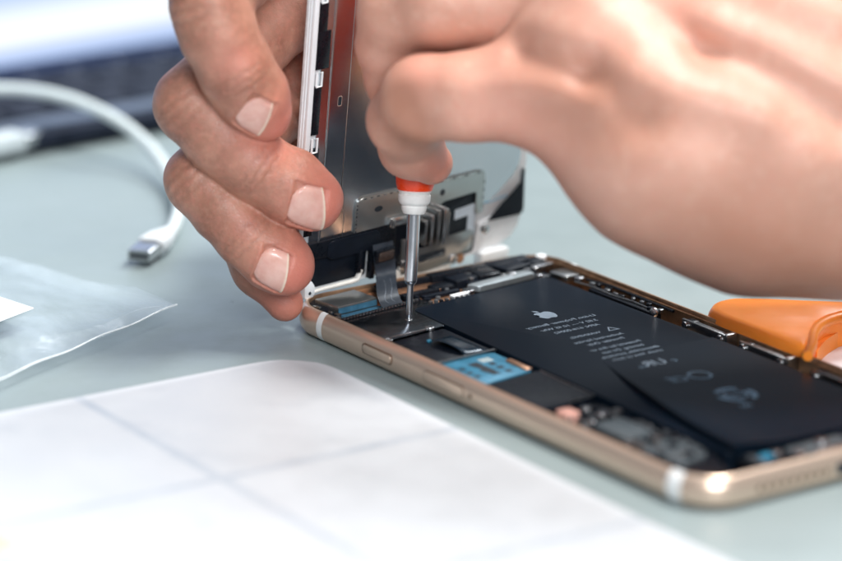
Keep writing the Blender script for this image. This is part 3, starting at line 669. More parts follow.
bm = bmesh.new(); add_prism(bm, round_poly([(25.2, 5.9), (30.1, 6.1), (30.1, 8.3), (25.2, 8.1)], .3), 3.6, 3.75, .05); finish('ribbon_stiffener', bm, simple('brown_film', (.05, .035, .03), .25), disp)

# ------------------------------------------------------------------ screwdriver
tipw = np.array([28.2, 17.5, 6.3]); d0 = float((tipw - C0) @ WW)
topw = atdepth(418.0, 120, d0 - 6)
ax = (topw - tipw) / np.linalg.norm(topw - tipw)
def along(ypx):   # distance up the shaft at a pixel row
    lo, hi = 0, 200
    for _ in range(40):
        mid_ = (lo + hi) / 2; q = tipw + ax * mid_ - C0; yy = CY - F_PX * (q @ UU) / (q @ WW)
        if yy > ypx: lo = mid_
        else: hi = mid_
    return lo
q_ = Vector(ax).to_track_quat('Z', 'Y').to_matrix().to_4x4(); q_.translation = Vector(tipw) * S
drv = empty('screwdriver', mat=q_)
tagit(drv, 'precision screwdriver with steel shaft, white collar and red cap, standing on a phone screw', 'screwdriver')
def lathe(prof, seg=32):
    bm = bmesh.new(); R = [[bm.verts.new((r * math.cos(2 * math.pi * k / seg), r * math.sin(2 * math.pi * k / seg), z)) for k in range(seg)] for r, z in prof]
    for a, b in zip(R, R[1:]):
        for k in range(seg): bm.faces.new((a[k], a[(k + 1) % seg], b[(k + 1) % seg], b[k]))
    bm.faces.new(R[0][::-1]); bm.faces.new(R[-1]); return bm
h1, h2, h3, h4 = along(284), along(213), along(191), along(150)
finish('tip', lathe([(.35, 0), (.68, .7), (.74, 1.2), (.76, h1 - .5), (1.0, h1 + .2)]), M['shaft'], drv)
finish('shaft', lathe([(1.1, h1), (1.42, h1 + .5), (1.5, h1 + 1.0), (1.55, h1 + 10), (1.6, h2 + 1)]), M['shaft'], drv)
finish('collar', lathe([(1.7, h2 - .3), (2.5, h2 - .1), (2.9, h2 + .7), (3.05, h2 + 1.5), (2.9, h2 + 1.8), (3.4, h2 + 2.2), (3.75, h2 + 2.8), (3.85, h3 - .9), (3.6, h3 - .6), (3.9, h3 - .1), (3.7, h3 + .2)]), M['nylon'], drv)
finish('grip_cap', lathe([(3.6, h3 + .1), (4.1, h3 + .3), (4.5, h3 + 1.6), (5.0, h4), (5.0, h4 + 26), (4.4, h4 + 31), (3.2, h4 + 33)]), M['red'], drv)

# ------------------------------------------------------------------ hands: signed distance fields in camera axes (right, up, depth), mm
def camv(p): d = np.asarray(p) - C0; return np.array([d @ RR, d @ UU, d @ WW])
def H(x, y, dep): return np.array([(x - CX) / F_PX * dep, (CY - y) / F_PX * dep, dep])
def smin(a, b, k):
    h = np.clip(.5 + .5 * (b - a) / k, 0, 1); return b * (1 - h) + a * h - k * h * (1 - h)
def capsule(p, a, b, ra, rb, flat=None):
    ab = b - a; t = np.clip(((p - a) @ ab) / (ab @ ab), 0, 1); q = p - a - t[:, None] * ab
    if flat is not None:
        n, f = flat; c = q @ n; q = q + np.outer(c * (f - 1), n)
    return np.linalg.norm(q, axis=1) - (ra + (rb - ra) * t)
def ellipsoid(p, c, axes, r):
    q = (p - c) @ np.array(axes).T; k0 = np.linalg.norm(q / r, axis=1); k1 = np.linalg.norm(q / (np.array(r) ** 2), axis=1)
    return k0 * (k0 - 1) / np.maximum(k1, 1e-6)
def unit(v): v = np.asarray(v, float); return v / np.linalg.norm(v)
def surface_nets(sdf, lo, hi, h):
    xs = [np.arange(l, u + h, h) for l, u in zip(lo, hi)]; nx, ny, nz = map(len, xs)
    G = np.empty((nx, ny, nz), np.float32)
    YY, ZZ = np.meshgrid(xs[1], xs[2], indexing='ij'); yz = np.stack([YY.ravel(), ZZ.ravel()], 1)
    for i, x in enumerate(xs[0]):
        G[i] = sdf(np.concatenate([np.full((len(yz), 1), x), yz], 1)).reshape(ny, nz)
    sg = G < 0
    cnt = np.zeros((nx - 1, ny - 1, nz - 1), np.int8)
    for dx in (0, 1):
        for dy in (0, 1):
            for dz in (0, 1): cnt += sg[dx:nx - 1 + dx, dy:ny - 1 + dy, dz:nz - 1 + dz]
    act = np.argwhere((cnt > 0) & (cnt < 8)); idx = -np.ones(cnt.shape, np.int64); idx[tuple(act.T)] = np.arange(len(act))
    acc = np.zeros((len(act), 3)); num = np.zeros(len(act))
    cs = [(a, b, c) for a in (0, 1) for b in (0, 1) for c in (0, 1)]
    for A in cs:
        for ax_ in range(3):
            if A[ax_]: continue
            B = list(A); B[ax_] = 1
            ga = G[act[:, 0] + A[0], act[:, 1] + A[1], act[:, 2] + A[2]]; gb = G[act[:, 0] + B[0], act[:, 1] + B[1], act[:, 2] + B[2]]
            m_ = (ga < 0) != (gb < 0); t = np.where(m_, ga / np.where(m_, ga - gb, 1), 0)
            pos = np.tile(np.array(A, float), (len(act), 1)); pos[:, ax_] = t
            acc += pos * m_[:, None]; num += m_
    V = (act + acc / num[:, None]) * h + np.array(lo)
    Q = []
    for ax_ in range(3):
        a, b = [(1, 2), (2, 0), (0, 1)][ax_]
        s0 = np.take(sg, range(0, sg.shape[ax_] - 1), ax_); s1 = np.take(sg, range(1, sg.shape[ax_]), ax_)
        e = np.argwhere(s0 != s1)
        e = e[(e[:, a] > 0) & (e[:, b] > 0) & (e[:, a] < sg.shape[a] - 1) & (e[:, b] < sg.shape[b] - 1)]
        da = np.zeros(3, int); da[a] = 1; db = np.zeros(3, int); db[b] = 1
        q = np.stack([idx[tuple((e - da - db).T)], idx[tuple((e - db).T)], idx[tuple(e.T)], idx[tuple((e - da).T)]], 1)
        fl_ = s0[tuple(e.T)]; q[~fl_] = q[~fl_][:, ::-1]; Q.append(q)
    Q = np.concatenate(Q); Q = Q[(Q >= 0).all(1)]
    for _ in range(2):
        d = sdf(V); e = .15; g = np.stack([sdf(V + np.eye(3)[k] * e) - d for k in range(3)], 1) / e
        g /= np.maximum((g * g).sum(1), .2)[:, None]; V = V - np.clip(d[:, None] * g, -h * .7, h * .7)
    return V, Q
def c2w(V): return C0 + V[:, :1] * RR + V[:, 1:2] * UU + V[:, 2:3] * WW
def mesh_from(name, V, Q, attrs):
    me = bpy.data.meshes.new(name); me.from_pydata(V.tolist(), [], Q.tolist()); me.update()
    for k, a in attrs.items():
        at = me.attributes.new(k, 'FLOAT', 'POINT'); at.data.foreach_set('value', np.ascontiguousarray(a, np.float32))
    return me
def gradn(sdf, p, e=.2):
    d = sdf(p); g = np.stack([sdf(p + np.eye(3)[k] * e) - d for k in range(3)], 1); return g / np.linalg.norm(g, axis=1)[:, None]

def nail_frame(n):
    """centre, axis, across, normal, length, width, skew"""
    return n
def make_nail(base_sdf, N_, hand_obj, origin, label=None):
    c, a, b, nn, Ln, Wd, sk = N_
    nu, nv = 22, 24; rowsv = []; P_ = []; U_ = []; V_ = []
    for j in range(nv + 1):
        for i in range(nu + 1):
            u = -1 + 2 * i / nu; v = j / nv
            wv_ = Wd / 2 * (1 - .06 * (1 - v) - .34 * max(0, (.42 - v) / .42) ** 2.0)
            cur = .07 * Ln * (1 - u * u)
            s_ = (v - .5) * Ln + sk * u * (v) * Ln + (cur if v > .5 else -cur * 1.4) * abs(2 * v - 1)
            P_.append(c + a * s_ + b * u * wv_ + nn * 9.0); U_.append(u); V_.append(v)
    P_ = np.array(P_); U_ = np.array(U_); V_ = np.array(V_)
    off = .26 - .50 * np.clip(np.abs(U_) - .86, 0, 1) / .14 - .45 * np.clip(.10 - V_, 0, 1) / .10 + .10 * V_
    for _ in range(30):
        d = base_sdf(P_) - off; P_ = P_ - nn * np.clip(d, -2, 2)[:, None] * .8
    P_ = P_ - 0
    # the free edge follows its own gentle curve past the flesh
    Wp = c2w(P_) - origin; nw = (RR * nn[0] + UU * nn[1] + WW * nn[2])
    bm = bmesh.new(); lay = bm.verts.layers.float.new('edge'); T = [bm.verts.new(p) for p in Wp]; Bt = [bm.verts.new(p - nw * .45) for p in Wp]
    K = nu + 1
    for i, v_ in enumerate(T): v_[lay] = float(np.clip((V_[i] - .93) / .04, 0, 1)) * .8
    for v_, t_2 in zip(Bt, T): v_[lay] = t_2[lay]
    for j in range(nv):
        for i in range(nu):
            k = j * K + i; bm.faces.new((T[k], T[k + 1], T[k + K + 1], T[k + K]))
    for i in range(nu):
        k = nv * K + i; bm.faces.new((T[k], T[k + 1], Bt[k + 1], Bt[k]))
    for j in range(nv):
        for k in (j * K, j * K + nu): bm.faces.new((T[k], T[k + K], Bt[k + K], Bt[k]))
    return finish('fingernail', bm, M['nail'], hand_obj, angle=50)

def nail_mask(p, N_, grow=1.0):
    c, a, b, nn, Ln, Wd, sk = N_
    q = p - c; z = q @ nn; u = (q @ b) / (Wd / 2); s_ = q @ a / Ln + .5 - sk * u * .5
    return z, u, s_
def sst(x, a, b): t = np.clip((x - a) / (b - a), 0, 1); return t * t * (3 - 2 * t)

def seg2(p, a, b):
    x = CX + F_PX * p[:, 0] / p[:, 2]; y = CY - F_PX * p[:, 1] / p[:, 2]; a = np.array(a, float); b = np.array(b, float); ab = b - a
    t = np.clip(((x - a[0]) * ab[0] + (y - a[1]) * ab[1]) / (ab @ ab), 0, 1); return np.hypot(x - a[0] - t * ab[0], y - a[1] - t * ab[1]) / 4.5
# ---- left hand -----------------------------------------------------
dm = camv(ondisp(322, 200, 9.5))[2]; di = camv(ondisp(280, 120, 4.0))[2]; dr = camv(ondisp(294, 266, 9.5))[2]
fingers = {   # knuckle chain: (pixel x, pixel y, depth, radius)
    'index': [(345, -120, di + 34, 10.5), (275, -66, di + 8, 10), (209, 4, di - 13, 8.5), (218, 34, di - 12, 8.4), (236, 70, di - 9, 8.3), (253, 96, di - 4, 8.0), (264, 114, di - 1, 6.4)],
    'middle': [(390, -60, dm + 40, 11), (300, -5, dm + 16, 10.2), (193, 104, dm - 7, 8.6), (222, 139, dm - 6, 8.3), (254, 166, dm - 4, 8.2), (290, 187, dm - 1, 8.5), (312, 200, dm, 7.4)],
    'ring': [(400, 20, dm + 48, 11), (300, 85, dm + 24, 9.4), (199, 180, dr + 1, 7.7), (224, 209, dr, 7.4), (248, 236, dr, 7.2), (274, 257, dr + 1, 7.6), (285, 266, dr + 1, 6.9)],
    'pinky': [(330, 120, dm + 40, 9), (235, 215, dr + 14, 7.5), (262, 268, dr + 14, 6.6), (285, 303, dr + 13, 4.4)],
}
FL = {k: [(H(x, y, d), r) for x, y, d, r in v_] for k, v_ in fingers.items()}
palm = [(H(345, 30, dm + 42), 13), (H(420, -60, dm + 55), 24), (H(300, -60, dm + 45), 17), (H(285, 100, dm + 38), 11.0)]
view = np.array([0, 0, -1.0])
def nailspec(cpx, apx, Ln, Wd, tilt, away, sk, dep):
    a = unit([apx[0], -apx[1], away]); n0 = unit([-.10, tilt, -1.0]); n0 = unit(n0 - a * (n0 @ a)); b = np.cross(a, n0)
    return (H(cpx[0], cpx[1], dep), a, b, n0, Ln, Wd, sk)
nails = [nailspec((254, 112), (.72, .50), 6.6, 9.6, -.42, .30, -.22, di - 9),
         nailspec((307, 208), (.93, .34), 8.2, 10.8, -.34, .30, -.28, dm - 7),
         nailspec((272, 272), (.88, .40), 6.8, 9.8, -.42, .30, -.22, dr - 7)]
def finger_sdf(p, chain, k=3.0):
    d = None
    for (a, ra), (b, rb) in zip(chain, chain[1:]):
        c = capsule(p, a, b, ra, rb); d = c if d is None else smin(d, c, k)
    return d
def wr(p, c, axis, nrm, spots, depth, width):
    """creases across a joint"""
    q = p - c; s_ = q @ axis; z = q @ nrm; lat = q - np.outer(s_, axis) - np.outer(z, nrm); l_ = np.linalg.norm(lat, axis=1)
    m_ = sst(z, 1.5, 5.5) * (1 - sst(l_, 4.5, 8.0)) * (np.abs(s_) < 12); o_ = 0
    for x0, cv in spots: o_ = o_ + np.exp(-((s_ - x0 - cv * (l_ / 7) ** 2 + .25 * np.sin(l_ * 1.9 + x0)) / width) ** 2)
    return depth * m_ * o_
creases = []
for nm, i in (('index', 4), ('middle', 4), ('ring', 4)):
    ch = FL[nm]; a = unit(ch[i + 1][0] - ch[i - 1][0]); n_ = unit(np.array([-.1, .05, -1.0]) - a * (np.array([-.1, .05, -1.0]) @ a))
    creases.append((ch[i][0], a, n_, [(-2.0, .6), (-.1, .1), (1.9, -.5)], .24, .38))
    ch_ = ch[2]; a = unit(ch[3][0] - ch[2][0]); n_ = unit(np.array([-.75, .25, -.75]) - a * (np.array([-.75, .25, -.75]) @ a))
    creases.append((ch_[0], a, n_, [(-3.2, .8), (-.6, .2), (2.2, -.6)], .22, .55))
def left_base(p):
    d = None
    for nm, ch in FL.items():
        f = finger_sdf(p, ch); d = f if d is None else smin(d, f, .35)
    for (c1_, r1), (c2_, r2) in ((palm[0], palm[1]), (palm[1], palm[2]), (palm[0], palm[3])): d = smin(d, capsule(p, c1_, c2_, r1, r2), 5)
    # soft knuckle bulges and pads
    d = d - .35 * np.exp(-((p - FL['middle'][2][0]) ** 2).sum(1) / 60) - .3 * np.exp(-((p - FL['index'][2][0]) ** 2).sum(1) / 60)
    return d
def left_sdf(p):
    d = left_base(p)
    for c in creases: d = d + wr(p, *c)
    for n_ in nails:
        z, u, s_ = nail_mask(p, n_); e = np.maximum(np.abs(u), np.abs(2 * s_ - 1))
        m_ = (1 - sst(np.abs(u), .93, 1.06)) * sst(s_, -.05, .06) * (1 - sst(s_, 1.0, 1.10)) * (z > -3)
        d = d + .55 * m_
        rim = np.exp(-((np.abs(u) - 1.10) / .10) ** 2) * sst(s_, -.1, .1) * (1 - sst(s_, .9, 1.35)) + np.exp(-((s_ + .10) / .07) ** 2) * (np.abs(u) < 1.1)
        d = d - .32 * rim * (z > -3)
    for a, b, s_, w_ in (((256, 18), (300, 70), .9, 1.35), ((262, 52), (302, 98), .7, 1.0), ((283, -5), (306, 38), .8, 1.35), ((268, 84), (300, 122), .6, .9), ((250, -20), (278, 14), .9, 1.3), ((296, 55), (304, 110), .5, 1.0)):
        d = d + s_ * np.exp(-(seg2(p, a, b) / w_) ** 2) * sst(p[:, 2], dm + 6, dm + 14)
    d = d + .10 * np.sin(p[:, 0] * .55 + 1.3 * np.sin(p[:, 1] * .3)) * np.sin(p[:, 1] * .47 + p[:, 2] * .3)
    return d
lo = H(150, 325, 790); hi = H(430, -40, 790)
V, Q = surface_nets(left_sdf, (lo[0] - 3, lo[1], dm - 38), (hi[0], hi[1], dm + 70), .62)
def tip_pink(V, spots):
    o_ = np.zeros(len(V))
    for c, r, s_ in spots: o_ = np.maximum(o_, s_ * np.exp(-((V - c) ** 2).sum(1) / (r * r)))
    return o_
pk = tip_pink(V, [(FL['index'][-1][0] + [4, -3, -3], 9, .9), (FL['middle'][-1][0] + [4, -2, -4], 10, .95), (FL['ring'][-1][0] + [4, -3, -4], 10, 1.0), (FL['pinky'][-1][0], 8, .8),
                  (FL['index'][4][0] + [0, 2, -8], 5, .5), (FL['middle'][4][0] + [3, 6, -6], 5.5, .6), (FL['ring'][4][0] + [0, 2, -6], 4, .35), (palm[0][0], 28, .55)])
crs = sum(wr(V, *c) for c in creases) / .24
orgL = c2w(palm[0][0][None])[0]
left = empty('hand', tuple(orgL)); 
bpy.data.objects.remove(left)
me = mesh_from('hand', c2w(V) - orgL, Q, {'pink': np.clip(pk, 0, 1), 'crease_and_shade': np.clip(crs * .32, 0, .4)})
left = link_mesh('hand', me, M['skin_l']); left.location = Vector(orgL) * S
tagit(left, 'left hand with bent fingers and pale fingernails gripping the upright screen edge', 'hand')
for n_ in nails: make_nail(left_base, n_, left, orgL)

# ---- right hand ----------------------------------------------------
dd = d0
R1 = [(640, 95, dd - 52, 12.5), (560, 92, dd - 50, 11.2), (470, 97, dd - 46, 9.6), (424, 98, dd - 42, 9.3), (404, 120, dd - 28, 8.0), (411, 147, dd - 16, 7.0), (431, 163, dd - 11, 5.1)]
R2 = [(640, 10, dd - 40, 13), (540, 0, dd - 40, 11.0), (440, 2, dd - 38, 10.4), (401, 12, dd - 32, 9.6), (391, 44, dd - 26, 7.6), (396, 80, dd - 20, 6.6), (404, 115, dd - 14, 6.0)]
R3 = [(640, 60, dd - 34, 14), (560, 44, dd - 36, 11), (505, 52, dd - 34, 9), (465, 64, dd - 28, 8)]
Rb = [((600, 70, dd - 48), 22), ((680, 130, dd - 50), 27), ((760, 150, dd - 46), 31), ((860, 155, dd - 40), 31), ((980, 165, dd - 34), 32)]
RC = [[(H(x, y, d), r) for x, y, d, r in R_] for R_ in (R1, R2, R3)]
RB = [(H(*a), r) for a, r in Rb]
th = [(H(640, 20, dd - 36), 24), (H(790, 30, dd - 40), 27), (H(900, 90, dd - 34), 27)]
ridges = [((560, -30), (640, 10), 2.0, 6.0), ((596, 98), (570, 84), 1.6, 4.5), ((715, 20), (842, 80), 2.4, 6.0), ((640, 75), (760, 112), 2.0, 6), ((450, 82), (540, 88), .8, 4), ((620, 165), (780, 195), 2.0, 9), ((740, -20), (842, 20), 2.2, 5)]
valleys = [((628, -5), (700, 50), 2.8, 5.0), ((528, 52), (585, 74), 3.2, 4.6), ((585, 74), (640, 118), 1.8, 5.0), ((700, 50), (716, 53), 2.0, 4.0), ((745, 62), (842, 120), 2.6, 5), ((540, 118), (600, 135), 1.6, 6), ((755, 190), (850, 222), 2.6, 8), ((405, 105), (418, 122), 1.6, 4)]
def chain2(p, ch, k):
    d = None
    for (a, ra), (b, rb) in zip(ch, ch[1:]):
        c = capsule(p, a, b, ra, rb); d = c if d is None else smin(d, c, k)
    return d
def right_sdf(p):
    f1 = chain2(p, RC[0], 3); f2 = chain2(p, RC[1], 3); f3 = chain2(p, RC[2], 2)
    back = smin(chain2(p, RB, 8), chain2(p, th, 8), 10)
    far = p[:, 0] - H(500, 0, dd - 45)[0]
    kk = .8 + 9 * sst(far, 0, 22)
    d = smin(smin(f1, back, 9), f2, kk); d = smin(d, f3, .8)
    # knuckle of the lower finger
    d = d - .9 * np.exp(-((p - H(424, 72, dd - 50)) ** 2).sum(1) / 30)
    front = sst(-(p[:, 2] - (dd - 45)), -4, 6)
    for a, b, s_, w_ in ridges: d = d - s_ * np.exp(-(seg2(p, a, b) / w_) ** 2) * front
    for a, b, s_, w_ in valleys: d = d + s_ * np.exp(-(seg2(p, a, b) / w_) ** 2) * front
    return d
lo = H(345, 330, 800); hi = H(960, -75, 800)
V, Q = surface_nets(right_sdf, (lo[0], lo[1], dd - 92), (hi[0], hi[1], dd + 12), .95)
pk = tip_pink(V, [(H(438, 160, dd - 16), 8, .9), (H(424, 72, dd - 50), 7, .5), (H(520, 120, dd - 56), 16, .35), (H(640, 10, dd - 60), 14, .4), (H(370, 40, dd - 20), 12, .4)])
painted_shade = .7 * np.exp(-((V - H(460, 154, dd - 10)) ** 2).sum(1) / 16) + .6 * np.exp(-(seg2(V, (404, 95), (414, 128)) / 4.5) ** 2) + .35 * np.exp(-(seg2(V, (530, 60), (600, 80)) / 5) ** 2) + .55 * np.exp(-(seg2(V, (740, 230), (860, 270)) / 12) ** 2) + .4 * np.exp(-(seg2(V, (560, 110), (640, 120)) / 8) ** 2) + .35 * np.exp(-(seg2(V, (400, 115), (410, 130)) / 6) ** 2)  # shade at fingertip, knuckle, hollows and lower edge, painted into the skin colour
orgR = c2w(RB[2][0][None])[0]
me = mesh_from('hand', c2w(V) - orgR, Q, {'pink': np.clip(pk, 0, 1), 'crease_and_shade': np.clip(painted_shade * 1.15, 0, .85)})
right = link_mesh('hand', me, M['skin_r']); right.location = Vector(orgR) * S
tagit(right, 'blurred right hand with curled fingers pinching the red cap of the screwdriver', 'hand')

# ------------------------------------------------------------------ orange opening tool behind the phone
orm = Mat('orange_plastic', (1.0, .29, .035), .4, Specular_IOR_Level=.3, Subsurface_Weight=.2, Subsurface_Scale=.003, Subsurface_Radius=(1, .4, .15)); orm.scuff(.3, .42, 150); orm.bump(orm.noise(500, 4), .03)
ov = [P(x, y, 9) for x, y in ((707, 308), (712, 301), (728, 297), (760, 297), (800, 299), (862, 301), (862, 306), (842, 312), (828, 316), (818, 322), (813, 330), (811, 340), (806, 347), (798, 345), (760, 330), (722, 316))]
c_ = np.mean(ov, 0); tool = empty('opening_tool', (c_[0], c_[1], 0))
tagit(tool, 'smooth orange plastic opening tool with a curved notch, lying behind the phone', 'tool')
op = round_poly([(p[0] - c_[0], p[1] - c_[1]) for p in ov], 1.5, 3)
bm = bmesh.new(); R_ = []
for sc_, z_ in ((.965, .3), (1, 1.3), (1.0, 6.6), (.99, 7.6), (.965, 8.5), (.93, 9.0), (.86, 9.25)):
    R_.append([bm.verts.new((x * sc_, y * sc_, z_)) for x, y in op])
for a, b in zip(R_, R_[1:]):
    for k in range(len(a)): bm.faces.new((a[k], a[(k + 1) % len(a)], b[(k + 1) % len(a)], b[k]))
bm.faces.new(R_[0][::-1]); bm.faces.new(R_[-1]); bmesh.ops.triangulate(bm, faces=[f for f in bm.faces if len(f.verts) > 4])
finish('blade', bm, orm.m, tool, angle=70)
rim = [P(x, y, 9.6) for x, y in ((870, 308), (848, 312), (832, 316), (820, 322), (814, 330), (812, 342), (808, 352))]
bm = bmesh.new(); add_tube(bm, [(p[0] - c_[0], p[1] - c_[1], 8.6 - .0 * i) for i, p in enumerate(catmull(rim, 5))], 1.2, 12); finish('rim', bm, orm.m, tool)
rim = [P(x, y, 3) for x, y in ((880, 322), (855, 330), (840, 336), (826, 345), (817, 356))]
bm = bmesh.new(); rr = [(p[0] - c_[0], p[1] - c_[1]) for p in catmull(rim, 6)]
outer = rr + [(p[0] - c_[0], p[1] - c_[1]) for p in [P(806, 350, 3), P(812, 326, 3), P(840, 312, 3), P(880, 306, 3)]]
add_prism(bm, outer, .3, 4.2, .9, seg=4); finish('lower_lip', bm, orm.m, tool)
# a sheet of white paper beneath it
pp = [P(x, y, .2) for x, y in ((808, 340), (835, 318), (930, 310), (930, 420), (830, 400))]
c_ = np.mean(pp, 0); bm = bmesh.new(); add_prism(bm, [(a - c_[0], b - c_[1]) for a, b in pp], .05, .35, 0)
o = finish('paper_sheet', bm, simple('paper', (.78, .74, .74), .6, 0, .03), None, False); o.location = (c_[0] * S, c_[1] * S, 0); tagit(o, 'small white sheet lying under the notch of the orange tool, behind the phone', 'paper')

# ------------------------------------------------------------------ clear plastic bag at the left
bgm = Mat('clear_film', (.74, .86, .95), .12, Transmission_Weight=.0, Alpha=.38)
bgm.b.inputs['Specular IOR Level'].default_value = .9
wrk = bgm.noise(55, 6, .65, (1, 2.2, 1)); bgm.bump(wrk, 1.6, .8); bgm.bump(bgm.noise(300, 4), .15, .6)
bgm.set('Alpha', bgm.ramp(bgm.noise(35, 5, .6, (1, 2.5, 1)), [(.35, (.06,) * 3), (.7, (.26,) * 3)]))
def bag_pt(x, y, z): q = onz(x, y, z); return np.array([q[0], q[1], z])
tipb = bag_pt(177, 305, 3.2); tl = bag_pt(-60, 239, 1.0); bl = bag_pt(-60, 404, 3.0); 
bag = empty('plastic_bag', (tipb[0], tipb[1], 0)); tagit(bag, 'clear crinkled plastic bag with a pointed corner, holding a white label card', 'bag')
def bag_layer(zoff, amp, seed):
    r_ = np.random.default_rng(seed); bm = bmesh.new(); n = 60; R = []
    ph = r_.random((6, 3)) * 6.28
    for i in range(n + 1):
        row = []
        for j in range(n + 1):
            u = (i / n) ** 1.0; v = j / n; base = tipb + u * ((1 - v) * (tl - tipb) + v * (bl - tipb))
            edge = min(v, 1 - v) * 2
            w_ = sum(math.sin(base[0] * (.10 + .06 * k) + base[1] * (.16 - .05 * k) + ph[k][0]) * (.55 ** (k * .5)) for k in range(6)) * amp
            z = base[2] + zoff * min(1, edge * 4) * min(1, u * 6) + w_ * (.25 + min(1, edge * 3)) * min(1, u * 5)
            row.append(bm.verts.new((base[0] - tipb[0], base[1] - tipb[1], max(.25, z))))
        R.append(row)
    for i in range(n):
        for j in range(n):
            if i == 0: 
                if True: bm.faces.new((R[0][0] if j == 0 else R[0][j], R[1][j], R[1][j + 1]))
            else: bm.faces.new((R[i][j], R[i + 1][j], R[i + 1][j + 1], R[i][j + 1]))
    bmesh.ops.remove_doubles(bm, verts=bm.verts, dist=.02)
    return bm
finish('upper_film', bag_layer(2.2, .55, 3), bgm.m, bag, angle=180); finish('lower_film', bag_layer(-.6, .25, 5), bgm.m, bag, angle=180)
bm = bmesh.new(); add_tube(bm, [tuple(tipb + t * (bl - tipb) - np.array([tipb[0], tipb[1], 0]) + [0, 0, .1 + .25 * math.sin(t * 23)]) for t in np.linspace(0, 1, 40)], .2, 8)
sm_ = simple('sealed_edge', (.85, .9, .93), .25); finish('sealed_edge', bm, sm_, bag)
lp = [bag_pt(x, y, 3.6) for x, y in ((34, 315), (-3, 303), (-60, 290), (-60, 345), (-2, 329))]
bm = bmesh.new(); add_prism(bm, [(p[0] - tipb[0], p[1] - tipb[1]) for p in lp], 5.2, 5.4); finish('label_card', bm, simple('label_white', (.9, .91, .93), .5), bag)

# ------------------------------------------------------------------ white charging cable
cb = [onz(-70, 96, 16), onz(-10, 89, 16), onz(55, 95, 16), onz(108, 115, 13), onz(146, 143, 8), onz(170, 176, 4.5), onz(179, 204, 4), onz(174, 226, 3.6), onz(168, 235, 3.4)]
c_ = cb[-1]; cab = empty('charging_cable', (c_[0], c_[1], 0)); tagit(cab, 'white cable curving across the table to a small metal plug beside the left hand', 'cable')
L_ = lambda p: (p[0] - c_[0], p[1] - c_[1], p[2])
bm = bmesh.new(); add_tube(bm, [L_(p) for p in catmull(cb, 12)], 1.65, 18); finish('cord', bm, simple('white_cable', (.72, .80, .80), .42, 0, .03), cab)
e0 = np.array(L_(onz(171, 232, 3.4))); e1 = np.array(L_(onz(150, 247, 3.0))); e2 = np.array(L_(onz(139, 256, 2.8)))
def oblong(path, dims, mat_, name, r=1.0):
    """rounded rectangle swept along a path: dims = (half width, half height) per point"""
    bm = bmesh.new(); R = []
    for i, p in enumerate(path):
        p = Vector(p); d = (Vector(path[min(i + 1, len(path) - 1)]) - Vector(path[max(i - 1, 0)])).normalized(); x = d.cross(Vector((0, 0, 1))).normalized(); y = x.cross(d)
        hw, hh = dims[i]; pts = round_poly([(-hw, -hh), (hw, -hh), (hw, hh), (-hw, hh)], min(hw, hh) * r, 5)
        R.append([bm.verts.new(p + x * a + y * b) for a, b in pts])
    for a, b in zip(R, R[1:]):
        for k in range(len(a)): bm.faces.new((a[k], a[(k + 1) % len(a)], b[(k + 1) % len(a)], b[k]))
    bm.faces.new(R[0][::-1]); bm.faces.new(R[-1]); return finish(name, bm, mat_, cab, angle=40)
oblong([e0, e0 * .88 + e1 * .12, e0 * .5 + e1 * .5, e1 * .95 + e0 * .05, e1], [(1.6, 1.6), (1.9, 1.8), (3.4, 2.2), (3.8, 2.4), (3.5, 2.1)], M['white'], 'plug_body')
pl_ = oblong([e1, e1 * .05 + e2 * .95, e2], [(3.2, 1.5), (3.2, 1.5), (3.1, 1.4)], M['steel_bright'], 'metal_plug', .45)
dv = (e2 - e1) / np.linalg.norm(e2 - e1)
oblong([e2 - dv * .2, e2 + dv * .03], [(2.6, .95), (2.6, .95)], M['chip'], 'plug_opening', .4)

# second plug further back
q0 = onz(-40, 152, 5); q1 = onz(18, 140, 5); q2 = onz(33, 136, 5)
pg = empty('usb_plug', (q1[0], q1[1], 0)); tagit(pg, 'blurred white and silver plug end at the left edge, lying in front of the laptop', 'plug')
def sweep2(path, dims, mat_, name, par, org, r=.5):
    bm = bmesh.new(); R = []
    for i, p in enumerate(path):
        p = Vector(p) - Vector((org[0], org[1], 0)); d = (Vector(path[-1]) - Vector(path[0])).normalized(); x = d.cross(Vector((0, 0, 1))).normalized(); y = x.cross(d)
        hw, hh = dims[i]; pts = round_poly([(-hw, -hh), (hw, -hh), (hw, hh), (-hw, hh)], min(hw, hh) * r, 5); R.append([bm.verts.new(p + x * a + y * b) for a, b in pts])
    for a, b in zip(R, R[1:]):
        for k in range(len(a)): bm.faces.new((a[k], a[(k + 1) % len(a)], b[(k + 1) % len(a)], b[k]))
    bm.faces.new(R[0][::-1]); bm.faces.new(R[-1]); return finish(name, bm, mat_, par, angle=40)
sweep2([q0, q1], [(3.9, 2.6), (3.9, 2.6)], simple('pale_grey', (.52, .58, .60), .45), 'plug_body', pg, q1); sweep2([q1, q2], [(3.3, 1.9), (3.3, 1.9)], M['steel_bright'], 'metal_plug', pg, q1)

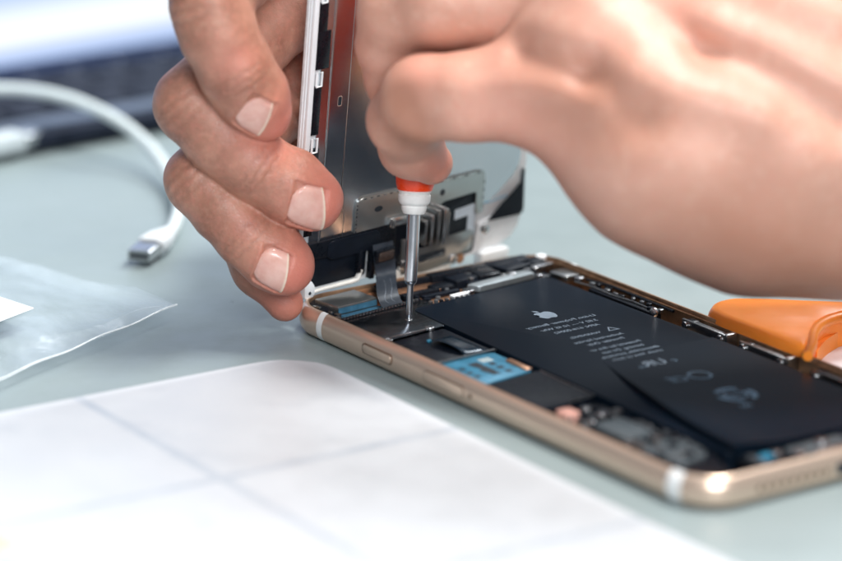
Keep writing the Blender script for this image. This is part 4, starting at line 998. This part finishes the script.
# ------------------------------------------------------------------ laptop in the background
fa, fb = onz(-40, 170, 0), onz(230, 122, 0); e_dir = (fb - fa) / np.linalg.norm(fb - fa); back = np.array([-e_dir[1], e_dir[0], 0]); 
if back @ WW < 0: back = -back
LM = Matrix.Identity(4)
for i in range(3): LM[i][0], LM[i][1], LM[i][2], LM[i][3] = e_dir[i], back[i], (0, 0, 1)[i], fa[i] * S
lap = empty('laptop', mat=LM); tagit(lap, 'blurred dark laptop with a glowing pale screen at the back left of the table', 'laptop')
Wl = 330; x0 = -120
hin = onz(90, 66, 7) - fa; DL = float(hin @ back)
ldk = simple('laptop_dark', (.012, .017, .032), .6, 0, Specular_IOR_Level=.2); lgr = simple('laptop_grey', (.10, .13, .18), .4, .5)
bm = bmesh.new(); add_box(bm, x0, x0 + Wl, 0, DL + 4, 1.5, 6.5, 1.0); base = finish('base', bm, ldk, lap)
bm = bmesh.new(); add_box(bm, x0 + 3, x0 + Wl - 3, 5, 15, 6.5, 7.0, .2); finish('palm_rest', bm, lgr, lap)
ky = bmesh.new()
for r_ in range(4):
    for k in range(22):
        bm = bmesh.new(); kx = x0 + 8 + k * 14.2 + (r_ % 2) * 4; add_box(bm, kx, kx + 12.4, 17 + r_ * (DL - 22) / 4, 17 + (r_ + .84) * (DL - 22) / 4, 6.5, 7.3, .4); finish('key', bm, ldk, base)
ky.free()
for k in range(7):
    bm = bmesh.new(); add_box(bm, 40 + k * 16, 43 + k * 16, DL - 6, DL - 4.5, 8.2, 8.7, .2); finish('glint_bar', bm, M['steel_bright'], base)  # unlit steel bars added to give bright glints behind the keys
lid_t = math.radians(14)
Lm = Matrix.Translation((0, DL + 3, 5.0)) @ Matrix.Rotation(-lid_t, 4, 'X')
bm = bmesh.new(); add_box(bm, x0, x0 + Wl, 0, 4.5, 0, 200, 1.2); bmesh.ops.transform(bm, matrix=Lm, verts=bm.verts); lid = finish('lid', bm, simple('lid_blue', (.06, .09, .20), .35, .3), lap)
scr = Mat('screen_glow', (.02, .02, .02), .25); sx = scr.n.new('ShaderNodeSeparateXYZ'); scr.l.new(scr.tc.outputs['Generated'], sx.inputs[0])
wv_ = scr.math('ADD', sx.outputs[2], scr.math('MULTIPLY', sx.outputs[0], -.02))
cs_ = scr.ramp(wv_, [(0, (.42, .55, .85)), (.012, (.60, .70, .92)), (.032, (.95, .99, 1)), (.06, (.88, .95, 1.0)), (.10, (.46, .59, .86)), (.5, (.44, .56, .84))])
scr.set('Emission Color', cs_); scr.b.inputs['Emission Strength'].default_value = 1.05
bm = bmesh.new(); add_box(bm, x0 + 4, x0 + Wl - 4, -.25, -.05, 5.0, 192); bmesh.ops.transform(bm, matrix=Lm, verts=bm.verts); finish('screen', bm, scr.m, lap, False)
